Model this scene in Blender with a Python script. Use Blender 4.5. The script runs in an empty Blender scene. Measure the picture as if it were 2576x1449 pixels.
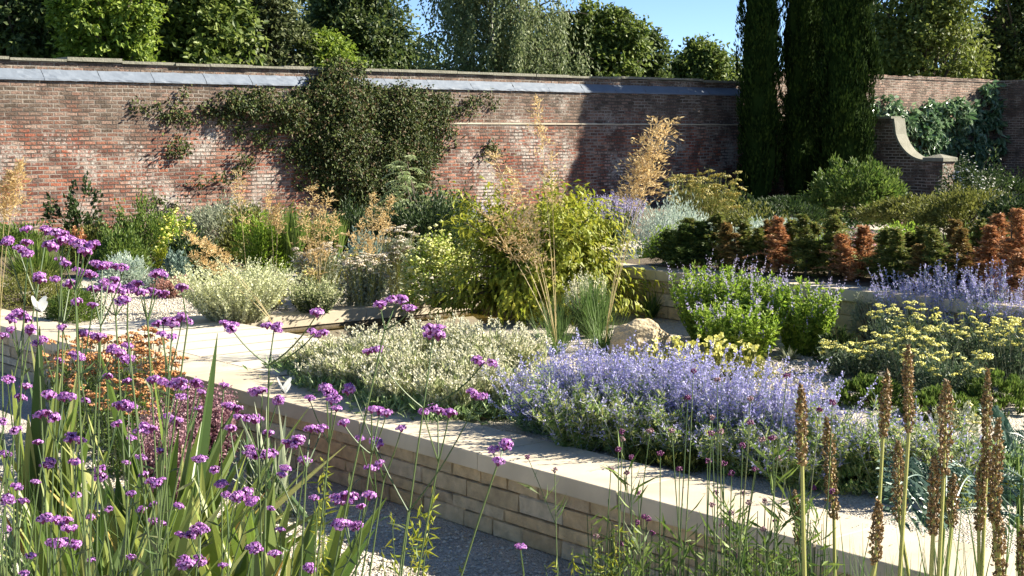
import bpy, math
import numpy as np
from mathutils import Vector

# ------------------------------------------------------------------ camera, sky, sun
sc = bpy.context.scene
COL = sc.collection
FPX, CX, CY, HC = 3720.0, 1288.0, 724.5, 2.25
PIT = math.atan(394.5 / FPX)
cam_d = bpy.data.cameras.new("camera")
cam = bpy.data.objects.new("camera", cam_d)
COL.objects.link(cam)
cam_d.sensor_width = 36.0
cam_d.lens = FPX / 2576.0 * 36.0
cam_d.clip_start = 0.1
cam_d.clip_end = 800
cam.location = (0, 0, HC)
cam.rotation_euler = (math.pi / 2 - PIT, 0, 0)
sc.camera = cam

SUN_AZ, SUN_EL = math.radians(12), math.radians(31)
w = bpy.data.worlds.new("World")
sc.world = w
w.use_nodes = True
nt = w.node_tree
bg = nt.nodes["Background"]
sky = nt.nodes.new("ShaderNodeTexSky")
sky.sky_type = 'NISHITA'
sky.sun_disc = False
sky.sun_elevation = SUN_EL
sky.sun_rotation = math.pi / 2 - SUN_AZ
sky.air_density = 0.55
sky.dust_density = 0.0
sky.altitude = 1500
sky.ozone_density = 3.0
nt.links.new(sky.outputs[0], bg.inputs[0])
bg.inputs[1].default_value = 0.068
sd = bpy.data.lights.new("sun", 'SUN')
sd.energy = 5.0
sd.angle = math.radians(0.5)
sd.color = (1.0, 0.93, 0.80)
so = bpy.data.objects.new("sun", sd)
COL.objects.link(so)
S = Vector((math.cos(SUN_AZ) * math.cos(SUN_EL), math.sin(SUN_AZ) * math.cos(SUN_EL), math.sin(SUN_EL)))
so.rotation_euler = S.to_track_quat('Z', 'Y').to_euler()
so.location = (20, 5, 20)
sc.view_settings.view_transform = 'Standard'
sc.view_settings.look = 'None'
sc.view_settings.exposure = 1.7
sc.view_settings.gamma = 1
sc.cycles.max_bounces = 6
sc.cycles.transparent_max_bounces = 6

# ------------------------------------------------------------------ helpers
def _ray(px, py):
    x = (px - CX) / FPX; y = -(py - CY) / FPX
    return np.array((x, math.cos(PIT) + y * math.sin(PIT), -math.sin(PIT) + y * math.cos(PIT)))
def at_y(px, py, Y):
    d = _ray(px, py); t = Y / d[1]
    return np.array((d[0] * t, Y, HC + d[2] * t))
def at_z(px, py, z):
    d = _ray(px, py); t = (z - HC) / d[2]
    return np.array((d[0] * t, d[1] * t, z))
def ppm(Y, z=1.0):
    return FPX / (Y * math.cos(PIT) - (z - HC) * math.sin(PIT))
def ab(a, b, z=0.0):
    return np.array((.768 * a + .64 * b, .64 * a - .768 * b, z))
RNG = np.random.default_rng(7)
def unit(v):
    return v / (np.linalg.norm(v, axis=-1, keepdims=True) + 1e-9)
def rvec(n, r=None):
    return unit((r or RNG).normal(size=(n, 3)))

class Geo:
    def __init__(s):
        s.v = []; s.q = []; s.t = []; s.n = 0
    def add(s, V, Q=None, T=None):
        V = np.asarray(V, float).reshape(-1, 3)
        if Q is not None and len(Q): s.q.append(np.asarray(Q) + s.n)
        if T is not None and len(T): s.t.append(np.asarray(T) + s.n)
        s.v.append(V); s.n += len(V)
    def leaves(s, P, D, L, W, N=None, fold=.12, wide=.45):
        """flat kite-shaped leaves: base P, direction D, facing N"""
        n = len(P)
        if n == 0: return
        L = np.broadcast_to(np.asarray(L, float), (n,))[:, None]; W = np.broadcast_to(np.asarray(W, float), (n,))[:, None]
        D = unit(D)
        R = rvec(n) if N is None else unit(N) + .55 * rvec(n)
        Sd = unit(np.cross(D, R)); Nn = np.cross(Sd, D)
        V = np.stack([P, P + D * L * wide + Sd * W * .5 + Nn * W * fold, P + D * L - Nn * L * fold, P + D * L * wide - Sd * W * .5 + Nn * W * fold], 1)
        Q = np.arange(n)[:, None] * 4 + np.array([0, 1, 2, 3])
        s.add(V, Q)
    def tubes(s, paths, rad, sides=4):
        paths = np.asarray(paths, float)
        n, k, _ = paths.shape
        rad = np.broadcast_to(np.asarray(rad, float), (n, k))
        T = np.gradient(paths, axis=1); T = unit(T)
        ref = np.where(np.abs(T[:, :1, 2:3]) > .8, np.array([1., .13, 0]), np.array([0, 0, 1.]))
        A = unit(np.cross(T, np.broadcast_to(ref, T.shape))); B = np.cross(T, A)
        ang = np.arange(sides) / sides * 2 * math.pi
        V = paths[:, :, None] + rad[:, :, None, None] * (A[:, :, None] * np.cos(ang)[None, None, :, None] + B[:, :, None] * np.sin(ang)[None, None, :, None])
        idx = np.arange(n * k * sides).reshape(n, k, sides)
        a = idx[:, :-1]; b = idx[:, 1:]
        Q = np.stack([a, np.roll(a, -1, 2), np.roll(b, -1, 2), b], -1).reshape(-1, 4)
        s.add(V, Q)
    def ribbons(s, paths, wid, side, vfold=0.0):
        """blade strips; wid (n,k), side (n,3)"""
        n, k, _ = paths.shape
        wid = np.broadcast_to(np.asarray(wid, float), (n, k))[:, :, None]
        side = unit(side)[:, None, :] * np.ones((1, k, 1))
        T = unit(np.gradient(paths, axis=1)); N = unit(np.cross(T, side))
        if vfold > 0:
            V = np.stack([paths - side * wid * .5 + N * wid * vfold, paths, paths + side * wid * .5 + N * wid * vfold], 2); m = 3
        else:
            V = np.stack([paths - side * wid * .5, paths + side * wid * .5], 2); m = 2
        idx = np.arange(n * k * m).reshape(n, k, m)
        Q = np.stack([idx[:, :-1, :-1], idx[:, :-1, 1:], idx[:, 1:, 1:], idx[:, 1:, :-1]], -1).reshape(-1, 4)
        s.add(V, Q)
    def blobs(s, P, r, sq=1.0):
        n = len(P)
        if n == 0: return
        r = np.broadcast_to(np.asarray(r, float), (n,))[:, None, None]
        o = np.array([[1, 0, 0], [-1, 0, 0], [0, 1, 0], [0, -1, 0], [0, 0, sq], [0, 0, -sq]], float)
        th = RNG.uniform(0, 6.28, n); c, sn = np.cos(th), np.sin(th)
        V = np.broadcast_to(o, (n, 6, 3)).copy()
        x = V[:, :, 0] * c[:, None] - V[:, :, 1] * sn[:, None]; y = V[:, :, 0] * sn[:, None] + V[:, :, 1] * c[:, None]
        V[:, :, 0] = x; V[:, :, 1] = y
        V = P[:, None] + V * r
        T = np.array([[0, 2, 4], [2, 1, 4], [1, 3, 4], [3, 0, 4], [2, 0, 5], [1, 2, 5], [3, 1, 5], [0, 3, 5]])
        s.add(V, None, (np.arange(n)[:, None, None] * 6 + T).reshape(-1, 3))
    def discs(s, P, N, r, m=7, dome=.2):
        n = len(P)
        if n == 0: return
        N = unit(N); r = np.broadcast_to(np.asarray(r, float), (n,))[:, None]
        A = unit(np.cross(N, rvec(n))); B = np.cross(N, A)
        V = [P + N * r * dome]
        for i in range(m):
            t = 2 * math.pi * i / m
            V.append(P + r * (A * math.cos(t) + B * math.sin(t)) * RNG.uniform(.82, 1.1, (n, 1)))
        V = np.stack(V, 1)
        T = np.array([[0, 1 + i, 1 + (i + 1) % m] for i in range(m)])
        s.add(V, None, (np.arange(n)[:, None, None] * (m + 1) + T).reshape(-1, 3))
    def box(s, c, dx, dy, dz, ax=(1, 0), jit=0.0):
        """box centred on c, ax = horizontal unit vector of its length"""
        ax = np.array((ax[0], ax[1], 0.)); ay = np.array((-ax[1], ax[0], 0.)); az = np.array((0, 0, 1.))
        V = []
        for i in (-1, 1):
            for j in (-1, 1):
                for k in (-1, 1):
                    V.append(np.asarray(c) + ax * i * dx / 2 + ay * j * dy / 2 + az * k * dz / 2)
        V = np.array(V)
        if jit: V = V + RNG.normal(0, jit, V.shape)
        s.add(V, [[0, 1, 3, 2], [4, 6, 7, 5], [0, 4, 5, 1], [2, 3, 7, 6], [0, 2, 6, 4], [1, 5, 7, 3]])
    def mesh(s, name):
        V = np.concatenate(s.v) if s.v else np.zeros((0, 3))
        q = np.concatenate(s.q).reshape(-1, 4) if s.q else np.zeros((0, 4), int)
        t = np.concatenate(s.t).reshape(-1, 3) if s.t else np.zeros((0, 3), int)
        me = bpy.data.meshes.new(name)
        me.vertices.add(len(V)); me.vertices.foreach_set("co", V.astype(np.float32).ravel())
        li = np.concatenate([q.ravel(), t.ravel()]).astype(np.int32)
        me.loops.add(len(li)); me.loops.foreach_set("vertex_index", li)
        st = np.concatenate([np.arange(len(q)) * 4, len(q) * 4 + np.arange(len(t)) * 3]).astype(np.int32)
        me.polygons.add(len(st)); me.polygons.foreach_set("loop_start", st)
        me.update(calc_edges=True)
        me.validate()
        return me

def link(name, geo, mat, parent=None, loc=None, smooth=False):
    me = geo.mesh(name) if isinstance(geo, Geo) else geo
    me.materials.clear(); me.materials.append(mat)
    me.polygons.foreach_set("use_smooth", [bool(smooth)] * len(me.polygons))
    o = bpy.data.objects.new(name, me); COL.objects.link(o)
    if parent is not None: o.parent = parent
    if loc is not None: o.location = loc
    return o
def tag(o, label, cat, group=None, kind=None):
    if label: o["label"] = label
    if cat: o["category"] = cat
    if group: o["group"] = group
    if kind: o["kind"] = kind
    return o
def root(name, loc, label, cat, group=None):
    o = bpy.data.objects.new(name, None); COL.objects.link(o)
    o.location = tuple(float(x) for x in loc); o.empty_display_size = .1
    return tag(o, label, cat, group)
ORD = ['first', 'second', 'third', 'fourth', 'fifth', 'sixth', 'seventh', 'eighth', 'ninth', 'tenth', 'eleventh', 'twelfth', 'thirteenth', 'fourteenth', 'fifteenth']

# ------------------------------------------------------------------ materials
def newmat(name):
    m = bpy.data.materials.new(name); m.use_nodes = True
    n = m.node_tree.nodes; l = m.node_tree.links
    return m, n, l, n["Principled BSDF"], n["Material Output"]
def ramp(n, cols, pos=None, mode='LINEAR'):
    r = n.new("ShaderNodeValToRGB"); r.color_ramp.interpolation = mode
    e = r.color_ramp.elements
    while len(e) < len(cols): e.new(.5)
    for i, c in enumerate(cols):
        e[i].position = pos[i] if pos else i / max(1, len(cols) - 1)
        e[i].color = (c[0], c[1], c[2], 1)
    return r
def leafmat(name, cols, trans=.3, rough=.55, spec=.35):
    m, n, l, p, out = newmat(name)
    g = n.new("ShaderNodeNewGeometry"); r = ramp(n, cols)
    l.new(g.outputs["Random Per Island"], r.inputs[0])
    l.new(r.outputs[0], p.inputs["Base Color"])
    p.inputs["Roughness"].default_value = rough
    p.inputs["Specular IOR Level"].default_value = spec
    if trans > 0:
        tr = n.new("ShaderNodeBsdfTranslucent"); mx = n.new("ShaderNodeMixShader")
        l.new(r.outputs[0], tr.inputs[0]); mx.inputs[0].default_value = trans
        l.new(p.outputs[0], mx.inputs[1]); l.new(tr.outputs[0], mx.inputs[2]); l.new(mx.outputs[0], out.inputs[0])
    return m
def noisemat(name, cols, scale=8, rough=.8, bump=.3, bscale=60, detail=6, pos=None, dist=.02, spec=.3, stretch=None):
    m, n, l, p, out = newmat(name)
    tc = n.new("ShaderNodeTexCoord"); no = n.new("ShaderNodeTexNoise"); r = ramp(n, cols, pos)
    src = tc.outputs["Object"]
    if stretch:
        mp = n.new("ShaderNodeMapping"); mp.inputs["Scale"].default_value = stretch; l.new(src, mp.inputs[0]); src = mp.outputs[0]
    l.new(src, no.inputs["Vector"]); no.inputs["Scale"].default_value = scale; no.inputs["Detail"].default_value = detail; no.inputs["Roughness"].default_value = .65
    l.new(no.outputs[0], r.inputs[0]); l.new(r.outputs[0], p.inputs["Base Color"])
    n2 = n.new("ShaderNodeTexNoise"); n2.inputs["Scale"].default_value = bscale; n2.inputs["Detail"].default_value = 4; l.new(src, n2.inputs["Vector"])
    b = n.new("ShaderNodeBump"); b.inputs["Strength"].default_value = bump; b.inputs["Distance"].default_value = dist
    l.new(n2.outputs[0], b.inputs["Height"]); l.new(b.outputs[0], p.inputs["Normal"])
    p.inputs["Roughness"].default_value = rough; p.inputs["Specular IOR Level"].default_value = spec
    return m
def islandmat(name, cols, rough=.8, scale=20, var=.35, bump=.3, bscale=60, dist=.01):
    """one tone per loose block, with mottling"""
    m, n, l, p, out = newmat(name)
    g = n.new("ShaderNodeNewGeometry"); r = ramp(n, cols); l.new(g.outputs["Random Per Island"], r.inputs[0])
    tc = n.new("ShaderNodeTexCoord"); no = n.new("ShaderNodeTexNoise"); no.inputs["Scale"].default_value = scale; no.inputs["Detail"].default_value = 6
    l.new(tc.outputs["Object"], no.inputs["Vector"])
    mr = n.new("ShaderNodeMapRange"); mr.inputs[1].default_value = .3; mr.inputs[2].default_value = .7; mr.inputs[3].default_value = 1 - var; mr.inputs[4].default_value = 1 + var * .6
    l.new(no.outputs[0], mr.inputs[0])
    mx = n.new("ShaderNodeVectorMath"); mx.operation = 'SCALE'; l.new(r.outputs[0], mx.inputs[0]); l.new(mr.outputs[0], mx.inputs["Scale"])
    l.new(mx.outputs[0], p.inputs["Base Color"])
    n2 = n.new("ShaderNodeTexNoise"); n2.inputs["Scale"].default_value = bscale; n2.inputs["Detail"].default_value = 5; l.new(tc.outputs["Object"], n2.inputs["Vector"])
    b = n.new("ShaderNodeBump"); b.inputs["Strength"].default_value = bump; b.inputs["Distance"].default_value = dist
    l.new(n2.outputs[0], b.inputs["Height"]); l.new(b.outputs[0], p.inputs["Normal"])
    p.inputs["Roughness"].default_value = rough; p.inputs["Specular IOR Level"].default_value = .25
    return m
def mathn(n, l, op, a, b):
    m = n.new("ShaderNodeMath"); m.operation = op
    for i, x in enumerate((a, b)):
        if isinstance(x, (int, float)): m.inputs[i].default_value = x
        else: l.new(x, m.inputs[i])
    return m.outputs[0]
def mixc(n, l, f, a, b):
    m = n.new("ShaderNodeMix"); m.data_type = 'RGBA'
    if isinstance(f, (int, float)): m.inputs[0].default_value = f
    else: l.new(f, m.inputs[0])
    for i, x in ((6, a), (7, b)):
        if isinstance(x, tuple): m.inputs[i].default_value = (*x, 1)
        else: l.new(x, m.inputs[i])
    return m.outputs[2]
def brickmat(name, brown=2.35, wash=1.0, mortar=(.42, .36, .30), tone=1.0):
    """old hand-made brick with lime staining; u = length, v = height in object x / z"""
    m, n, l, p, out = newmat(name)
    tc = n.new("ShaderNodeTexCoord"); sp = n.new("ShaderNodeSeparateXYZ"); l.new(tc.outputs["Object"], sp.inputs[0])
    wn = n.new("ShaderNodeTexNoise"); wn.inputs["Scale"].default_value = 3.0; wn.inputs["Detail"].default_value = 3; l.new(tc.outputs["Object"], wn.inputs["Vector"])
    wob = mathn(n, l, 'MULTIPLY', mathn(n, l, 'SUBTRACT', wn.outputs[0], .5), .035)
    cb = n.new("ShaderNodeCombineXYZ")
    l.new(mathn(n, l, 'ADD', sp.outputs[0], sp.outputs[1]), cb.inputs[0]); l.new(mathn(n, l, 'ADD', sp.outputs[2], wob), cb.inputs[1])
    def bk(c1, c2, mo, sm=.35, ms=.014):
        t = n.new("ShaderNodeTexBrick"); l.new(cb.outputs[0], t.inputs["Vector"])
        t.inputs["Scale"].default_value = 1; t.inputs["Brick Width"].default_value = .222; t.inputs["Row Height"].default_value = .074
        t.inputs["Mortar Size"].default_value = ms; t.inputs["Mortar Smooth"].default_value = sm
        t.inputs["Color1"].default_value = (*c1, 1); t.inputs["Color2"].default_value = (*c2, 1); t.inputs["Mortar"].default_value = (*mo, 1)
        return t
    b = bk((0, 0, 0), (1, 1, 1), (.5, .5, .5))
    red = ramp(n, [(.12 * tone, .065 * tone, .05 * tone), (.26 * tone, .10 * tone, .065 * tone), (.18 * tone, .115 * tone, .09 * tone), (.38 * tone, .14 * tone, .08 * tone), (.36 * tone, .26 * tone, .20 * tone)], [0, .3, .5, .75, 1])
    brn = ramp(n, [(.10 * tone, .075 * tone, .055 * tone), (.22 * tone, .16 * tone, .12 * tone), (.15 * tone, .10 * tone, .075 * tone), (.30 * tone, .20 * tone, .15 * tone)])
    l.new(b.outputs["Color"], red.inputs[0]); l.new(b.outputs["Color"], brn.inputs[0])
    # broad height zones, ragged
    zn = n.new("ShaderNodeTexNoise"); zn.inputs["Scale"].default_value = .7; zn.inputs["Detail"].default_value = 8; zn.inputs["Roughness"].default_value = .7; l.new(tc.outputs["Object"], zn.inputs["Vector"])
    zz = mathn(n, l, 'ADD', sp.outputs[2], mathn(n, l, 'MULTIPLY', mathn(n, l, 'SUBTRACT', zn.outputs[0], .5), 3.2))
    zm = n.new("ShaderNodeMapRange"); zm.inputs[1].default_value = brown - .35; zm.inputs[2].default_value = brown + .35; l.new(zz, zm.inputs[0])
    rn = n.new("ShaderNodeTexNoise"); rn.inputs["Scale"].default_value = 1.3; rn.inputs["Detail"].default_value = 7; rn.inputs["Roughness"].default_value = .75; l.new(cb.outputs[0], rn.inputs["Vector"])
    rr_ = n.new("ShaderNodeMapRange"); rr_.inputs[1].default_value = .55; rr_.inputs[2].default_value = .64; l.new(rn.outputs[0], rr_.inputs[0])
    redp = mixc(n, l, mathn(n, l, 'MULTIPLY', rr_.outputs[0], .8), red.outputs[0], (.40 * tone, .10 * tone, .055 * tone))
    base = mixc(n, l, zm.outputs[0], redp, brn.outputs[0])
    # fine mottling per brick face
    fn = n.new("ShaderNodeTexNoise"); fn.inputs["Scale"].default_value = 28; fn.inputs["Detail"].default_value = 6; fn.inputs["Roughness"].default_value = .7; l.new(tc.outputs["Object"], fn.inputs["Vector"])
    fr = n.new("ShaderNodeMapRange"); fr.inputs[1].default_value = .32; fr.inputs[2].default_value = .68; fr.inputs[3].default_value = .35; fr.inputs[4].default_value = 1.75; l.new(fn.outputs[0], fr.inputs[0])
    vs = n.new("ShaderNodeVectorMath"); vs.operation = 'SCALE'; l.new(base, vs.inputs[0]); l.new(fr.outputs[0], vs.inputs["Scale"])
    # lime wash: flaky white, more in the lower wall
    ln = n.new("ShaderNodeTexNoise"); ln.inputs["Scale"].default_value = 13; ln.inputs["Detail"].default_value = 10; ln.inputs["Roughness"].default_value = .78; l.new(tc.outputs["Object"], ln.inputs["Vector"])
    lb = n.new("ShaderNodeTexNoise"); lb.inputs["Scale"].default_value = .9; lb.inputs["Detail"].default_value = 4; l.new(tc.outputs["Object"], lb.inputs["Vector"])
    b2 = bk((0, 0, 0), (1, 1, 1), (.45, .45, .45)); b2.offset = .5; b2.inputs["Bias"].default_value = 0.0
    lim = mathn(n, l, 'ADD', mathn(n, l, 'MULTIPLY', ln.outputs[0], 1.0), mathn(n, l, 'MULTIPLY', lb.outputs[0], 1.1))
    lim = mathn(n, l, 'SUBTRACT', lim, mathn(n, l, 'MULTIPLY', zm.outputs[0], .12))
    lr = n.new("ShaderNodeMapRange"); lr.inputs[1].default_value = 1.07; lr.inputs[2].default_value = 1.22; lr.inputs[4].default_value = .92 * wash; l.new(lim, lr.inputs[0])
    col = mixc(n, l, lr.outputs[0], vs.outputs[0], (.50, .46, .40))
    col = mixc(n, l, mathn(n, l, 'MULTIPLY', b.outputs["Fac"], .8), col, mortar)
    # dark sooty joints here and there
    dn = n.new("ShaderNodeTexNoise"); dn.inputs["Scale"].default_value = 2.2; dn.inputs["Detail"].default_value = 5; l.new(tc.outputs["Object"], dn.inputs["Vector"])
    dr = n.new("ShaderNodeMapRange"); dr.inputs[1].default_value = .45; dr.inputs[2].default_value = .55; l.new(dn.outputs[0], dr.inputs[0])
    col = mixc(n, l, mathn(n, l, 'MULTIPLY', mathn(n, l, 'MULTIPLY', b.outputs["Fac"], dr.outputs[0]), .85), col, (.07, .055, .045))
    l.new(col, p.inputs["Base Color"])
    h = mathn(n, l, 'SUBTRACT', mathn(n, l, 'MULTIPLY', fn.outputs[0], .7), b.outputs["Fac"])
    bp = n.new("ShaderNodeBump"); bp.inputs["Strength"].default_value = 1.0; bp.inputs["Distance"].default_value = .03; l.new(h, bp.inputs["Height"]); l.new(bp.outputs[0], p.inputs["Normal"])
    p.inputs["Roughness"].default_value = .92; p.inputs["Specular IOR Level"].default_value = .15
    return m
def gravelmat(name, cols, sc_=90):
    m, n, l, p, out = newmat(name)
    tc = n.new("ShaderNodeTexCoord"); v = n.new("ShaderNodeTexVoronoi"); v.inputs["Scale"].default_value = sc_; l.new(tc.outputs["Object"], v.inputs["Vector"])
    r = ramp(n, cols); s3 = n.new("ShaderNodeSeparateColor"); l.new(v.outputs["Color"], s3.inputs[0]); l.new(s3.outputs[0], r.inputs[0])
    no = n.new("ShaderNodeTexNoise"); no.inputs["Scale"].default_value = 1.6; no.inputs["Detail"].default_value = 6; l.new(tc.outputs["Object"], no.inputs["Vector"])
    mr = n.new("ShaderNodeMapRange"); mr.inputs[1].default_value = .35; mr.inputs[2].default_value = .65; mr.inputs[3].default_value = .75; mr.inputs[4].default_value = 1.1; l.new(no.outputs[0], mr.inputs[0])
    vs = n.new("ShaderNodeVectorMath"); vs.operation = 'SCALE'; l.new(r.outputs[0], vs.inputs[0]); l.new(mr.outputs[0], vs.inputs["Scale"]); l.new(vs.outputs[0], p.inputs["Base Color"])
    b = n.new("ShaderNodeBump"); b.inputs["Strength"].default_value = 1; b.inputs["Distance"].default_value = .012; b.invert = True
    l.new(v.outputs["Distance"], b.inputs["Height"]); l.new(b.outputs[0], p.inputs["Normal"]); p.inputs["Roughness"].default_value = .9
    return m

M = {}
M['brick'] = brickmat('old_brick', tone=.82, mortar=(.31, .275, .23))
M['brick_right'] = brickmat('grey_brick', brown=-1.0, wash=.7, tone=1.1)
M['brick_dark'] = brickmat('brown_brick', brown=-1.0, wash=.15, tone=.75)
M['coping'] = noisemat('cap_stone', [(.10, .10, .07), (.22, .21, .16), (.34, .32, .26)], 5, .9, .6, 30)
M['lead'] = noisemat('lead_sheet', [(.10, .12, .15), (.15, .175, .21), (.20, .23, .27)], 2.5, .6, .4, 9, dist=.02, spec=.3)
M['sandcap'] = islandmat('sawn_sandstone', [(.50, .43, .31), (.57, .49, .36), (.52, .445, .32), (.55, .47, .35)], .8, 3.2, .2, .25, 90, .004)
M['sandblock'] = islandmat('split_sandstone', [(.44, .34, .20), (.54, .44, .29), (.52, .37, .19), (.56, .49, .36), (.42, .31, .19), (.60, .45, .25)], .85, 14, .28, .6, 35, .02)
M['joint'] = noisemat('dark_joint', [(.10, .08, .055), (.20, .16, .11)], 20, .95)
M['deck'] = islandmat('pale_planks', [(.52, .47, .38), (.60, .55, .45), (.56, .51, .41)], .7, 6, .08, .1, 80, .003)
M['gravel'] = gravelmat('pale_gravel', [(.42, .36, .27), (.62, .55, .44), (.50, .44, .34), (.72, .66, .55), (.36, .30, .22)])
M['pebble'] = islandmat('loose_gravel', [(.50, .42, .31), (.70, .62, .49), (.44, .40, .34), (.78, .71, .59)], .85, 40, .2)
M['soil'] = noisemat('garden_soil', [(.05, .038, .025), (.13, .10, .065), (.22, .18, .12)], 12, .95, .9, 50)
M['grassg'] = noisemat('meadow', [(.05, .08, .02), (.10, .13, .04)], 4, .95, .9, 50)
M['rock'] = noisemat('lichen_rock', [(.26, .20, .12), (.50, .40, .25), (.62, .52, .36)], 6, .9, .9, 22, dist=.03)
M['bark'] = noisemat('bark', [(.05, .04, .03), (.14, .11, .08)], 12, .95, .9, 40, stretch=(1, 1, .25))
M['birchbark'] = noisemat('birch_bark', [(.10, .09, .08), (.55, .53, .48), (.65, .63, .58)], 5, .7, .3, 30, pos=[.3, .42, .7])
m, n, l, p, out = newmat('water'); p.inputs['Base Color'].default_value = (.10, .07, .015, 1); p.inputs['Roughness'].default_value = .04
p.inputs['Specular IOR Level'].default_value = .5
tn = n.new("ShaderNodeTexNoise"); tn.inputs["Scale"].default_value = 6; bb = n.new("ShaderNodeBump"); bb.inputs["Strength"].default_value = .12; l.new(tn.outputs[0], bb.inputs["Height"]); l.new(bb.outputs[0], p.inputs["Normal"])
M['water'] = m
def L(name, *cols, trans=.3, rough=.55, spec=.35):
    M[name] = leafmat(name, list(cols), trans, rough, spec)
L('g_mid', (.05, .10, .015), (.11, .18, .03), (.20, .27, .05), (.09, .13, .03), trans=.35)
L('g_bright', (.12, .22, .02), (.24, .36, .035), (.36, .46, .07), (.16, .26, .03), trans=.45)
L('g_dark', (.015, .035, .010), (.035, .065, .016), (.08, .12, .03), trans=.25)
L('g_olive', (.07, .09, .018), (.15, .16, .03), (.26, .26, .06), (.10, .12, .02), trans=.35)
L('g_yellow', (.16, .20, .015), (.30, .33, .03), (.42, .40, .05), (.24, .30, .03), trans=.42)
L('g_blue', (.10, .16, .12), (.18, .26, .21), (.30, .38, .32))
L('g_teal', (.04, .075, .035), (.08, .125, .06), (.16, .21, .12))
L('silver', (.34, .42, .34), (.48, .56, .46), (.60, .66, .55), trans=.25)
L('greyg', (.20, .23, .15), (.32, .35, .23), (.42, .43, .30))
L('lych', (.30, .36, .15), (.50, .53, .27), (.68, .66, .42), (.22, .29, .09))
L('lychflower', (.72, .69, .48), (.82, .78, .60), (.55, .52, .30))
L('lemon', (.50, .54, .14), (.66, .67, .24), (.78, .76, .42))
L('cream', (.52, .55, .28), (.66, .68, .40), (.74, .74, .50))
L('ylwflower', (.70, .62, .10), (.80, .72, .22), (.78, .74, .32), trans=.2)
L('paleyl', (.76, .70, .10), (.82, .77, .20), (.85, .82, .36), trans=.25)
L('gold', (.46, .31, .12), (.62, .45, .20), (.76, .60, .33), (.42, .27, .10), trans=.4)
L('straw', (.45, .36, .16), (.60, .50, .26))
L('orange', (.42, .17, .05), (.52, .26, .09), (.34, .13, .05), (.60, .38, .17), trans=.15)
L('rust', (.30, .11, .05), (.46, .20, .08), (.55, .28, .12), (.34, .20, .08), (.62, .36, .22), trans=.35)
L('yewgreen', (.07, .11, .02), (.17, .21, .045), (.28, .30, .08), (.12, .16, .035), (.38, .28, .10), trans=.4)
L('yewdark', (.04, .08, .02), (.10, .15, .035), (.18, .23, .06), trans=.35)
L('bronze', (.22, .13, .04), (.34, .20, .07), (.20, .19, .05), (.40, .26, .10), trans=.35)
L('pinkbr', (.42, .20, .15), (.52, .30, .24), (.34, .16, .11))
L('pink', (.70, .38, .42), (.75, .48, .50), (.62, .28, .34))
L('sedum', (.30, .14, .16), (.42, .24, .26), (.24, .13, .14), (.50, .34, .34), trans=.2)
L('perov', (.33, .30, .60), (.44, .41, .72), (.52, .50, .78), (.36, .32, .64), (.64, .62, .80), trans=.25)
L('perovstem', (.46, .49, .44), (.58, .60, .56))
L('greenlight', (.12, .20, .05), (.22, .32, .08), (.38, .45, .18), (.44, .44, .14), trans=.45)
L('perovleaf', (.16, .26, .08), (.26, .36, .14), (.36, .44, .22))
L('fern', (.16, .22, .08), (.28, .35, .15), (.46, .50, .26), trans=.4)
L('salvia', (.42, .36, .60), (.52, .46, .66), (.60, .55, .70))
L('verb', (.34, .10, .42), (.54, .20, .58), (.78, .52, .80), (.44, .13, .40), (.30, .12, .46), (.64, .34, .68), trans=.25)
L('verbcal', (.16, .03, .12), (.26, .05, .18))
L('verbstem', (.035, .07, .02), (.07, .11, .03), (.11, .12, .05), trans=0)
L('sword', (.07, .13, .025), (.15, .21, .035), (.28, .32, .07), (.05, .10, .03), (.46, .46, .16), (.12, .17, .03), trans=.45, rough=.4, spec=.5)
L('swordy', (.45, .40, .10), (.55, .42, .12), (.40, .20, .06), (.50, .48, .20), trans=.35)
L('irisleaf', (.04, .09, .03), (.08, .15, .05), (.50, .54, .36), (.05, .10, .03), rough=.4)
L('grassleaf', (.07, .13, .03), (.12, .20, .05), (.18, .26, .08), trans=.35)
L('pod', (.12, .07, .025), (.22, .13, .05), (.40, .25, .10), (.08, .05, .02), (.50, .32, .13), (.15, .15, .05), trans=.15)
L('podstem', (.26, .28, .07), (.36, .34, .10), trans=0)
L('glauc', (.03, .07, .04), (.07, .13, .085), (.17, .25, .19), (.05, .10, .045), trans=.2, rough=.4, spec=.5)
L('ivy', (.018, .034, .01), (.045, .07, .016), (.12, .15, .035), (.05, .05, .015), trans=.2, spec=.2)
L('ivyred', (.10, .07, .03), (.16, .10, .04), (.07, .07, .025), trans=.2)
L('vine', (.05, .11, .04), (.10, .19, .08), (.26, .36, .20), (.08, .16, .06), trans=.35, rough=.3, spec=.8)
L('cypress', (.008, .020, .005), (.02, .04, .008), (.055, .088, .015), trans=.12, rough=.8, spec=.05)
L('tdark', (.03, .055, .018), (.075, .11, .028), (.16, .20, .055), trans=.4)
L('tmid', (.05, .085, .018), (.12, .17, .03), (.25, .30, .07), trans=.4)
L('tlight', (.09, .15, .018), (.19, .27, .03), (.31, .38, .06), trans=.4)
L('tbirch', (.11, .15, .06), (.18, .22, .09), (.28, .31, .15), trans=.35)
L('tbrown', (.06, .08, .03), (.10, .125, .045), (.18, .20, .08), trans=.35)
L('tolive', (.07, .10, .02), (.15, .19, .035), (.24, .27, .055), trans=.35)
L('tpurple', (.05, .015, .02), (.10, .03, .035), trans=.2)
L('white', (.80, .80, .74), (.86, .85, .78), trans=.25)
L('brownseed', (.26, .19, .11), (.38, .30, .19), (.58, .52, .40), (.70, .66, .55), trans=.1)

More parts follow.
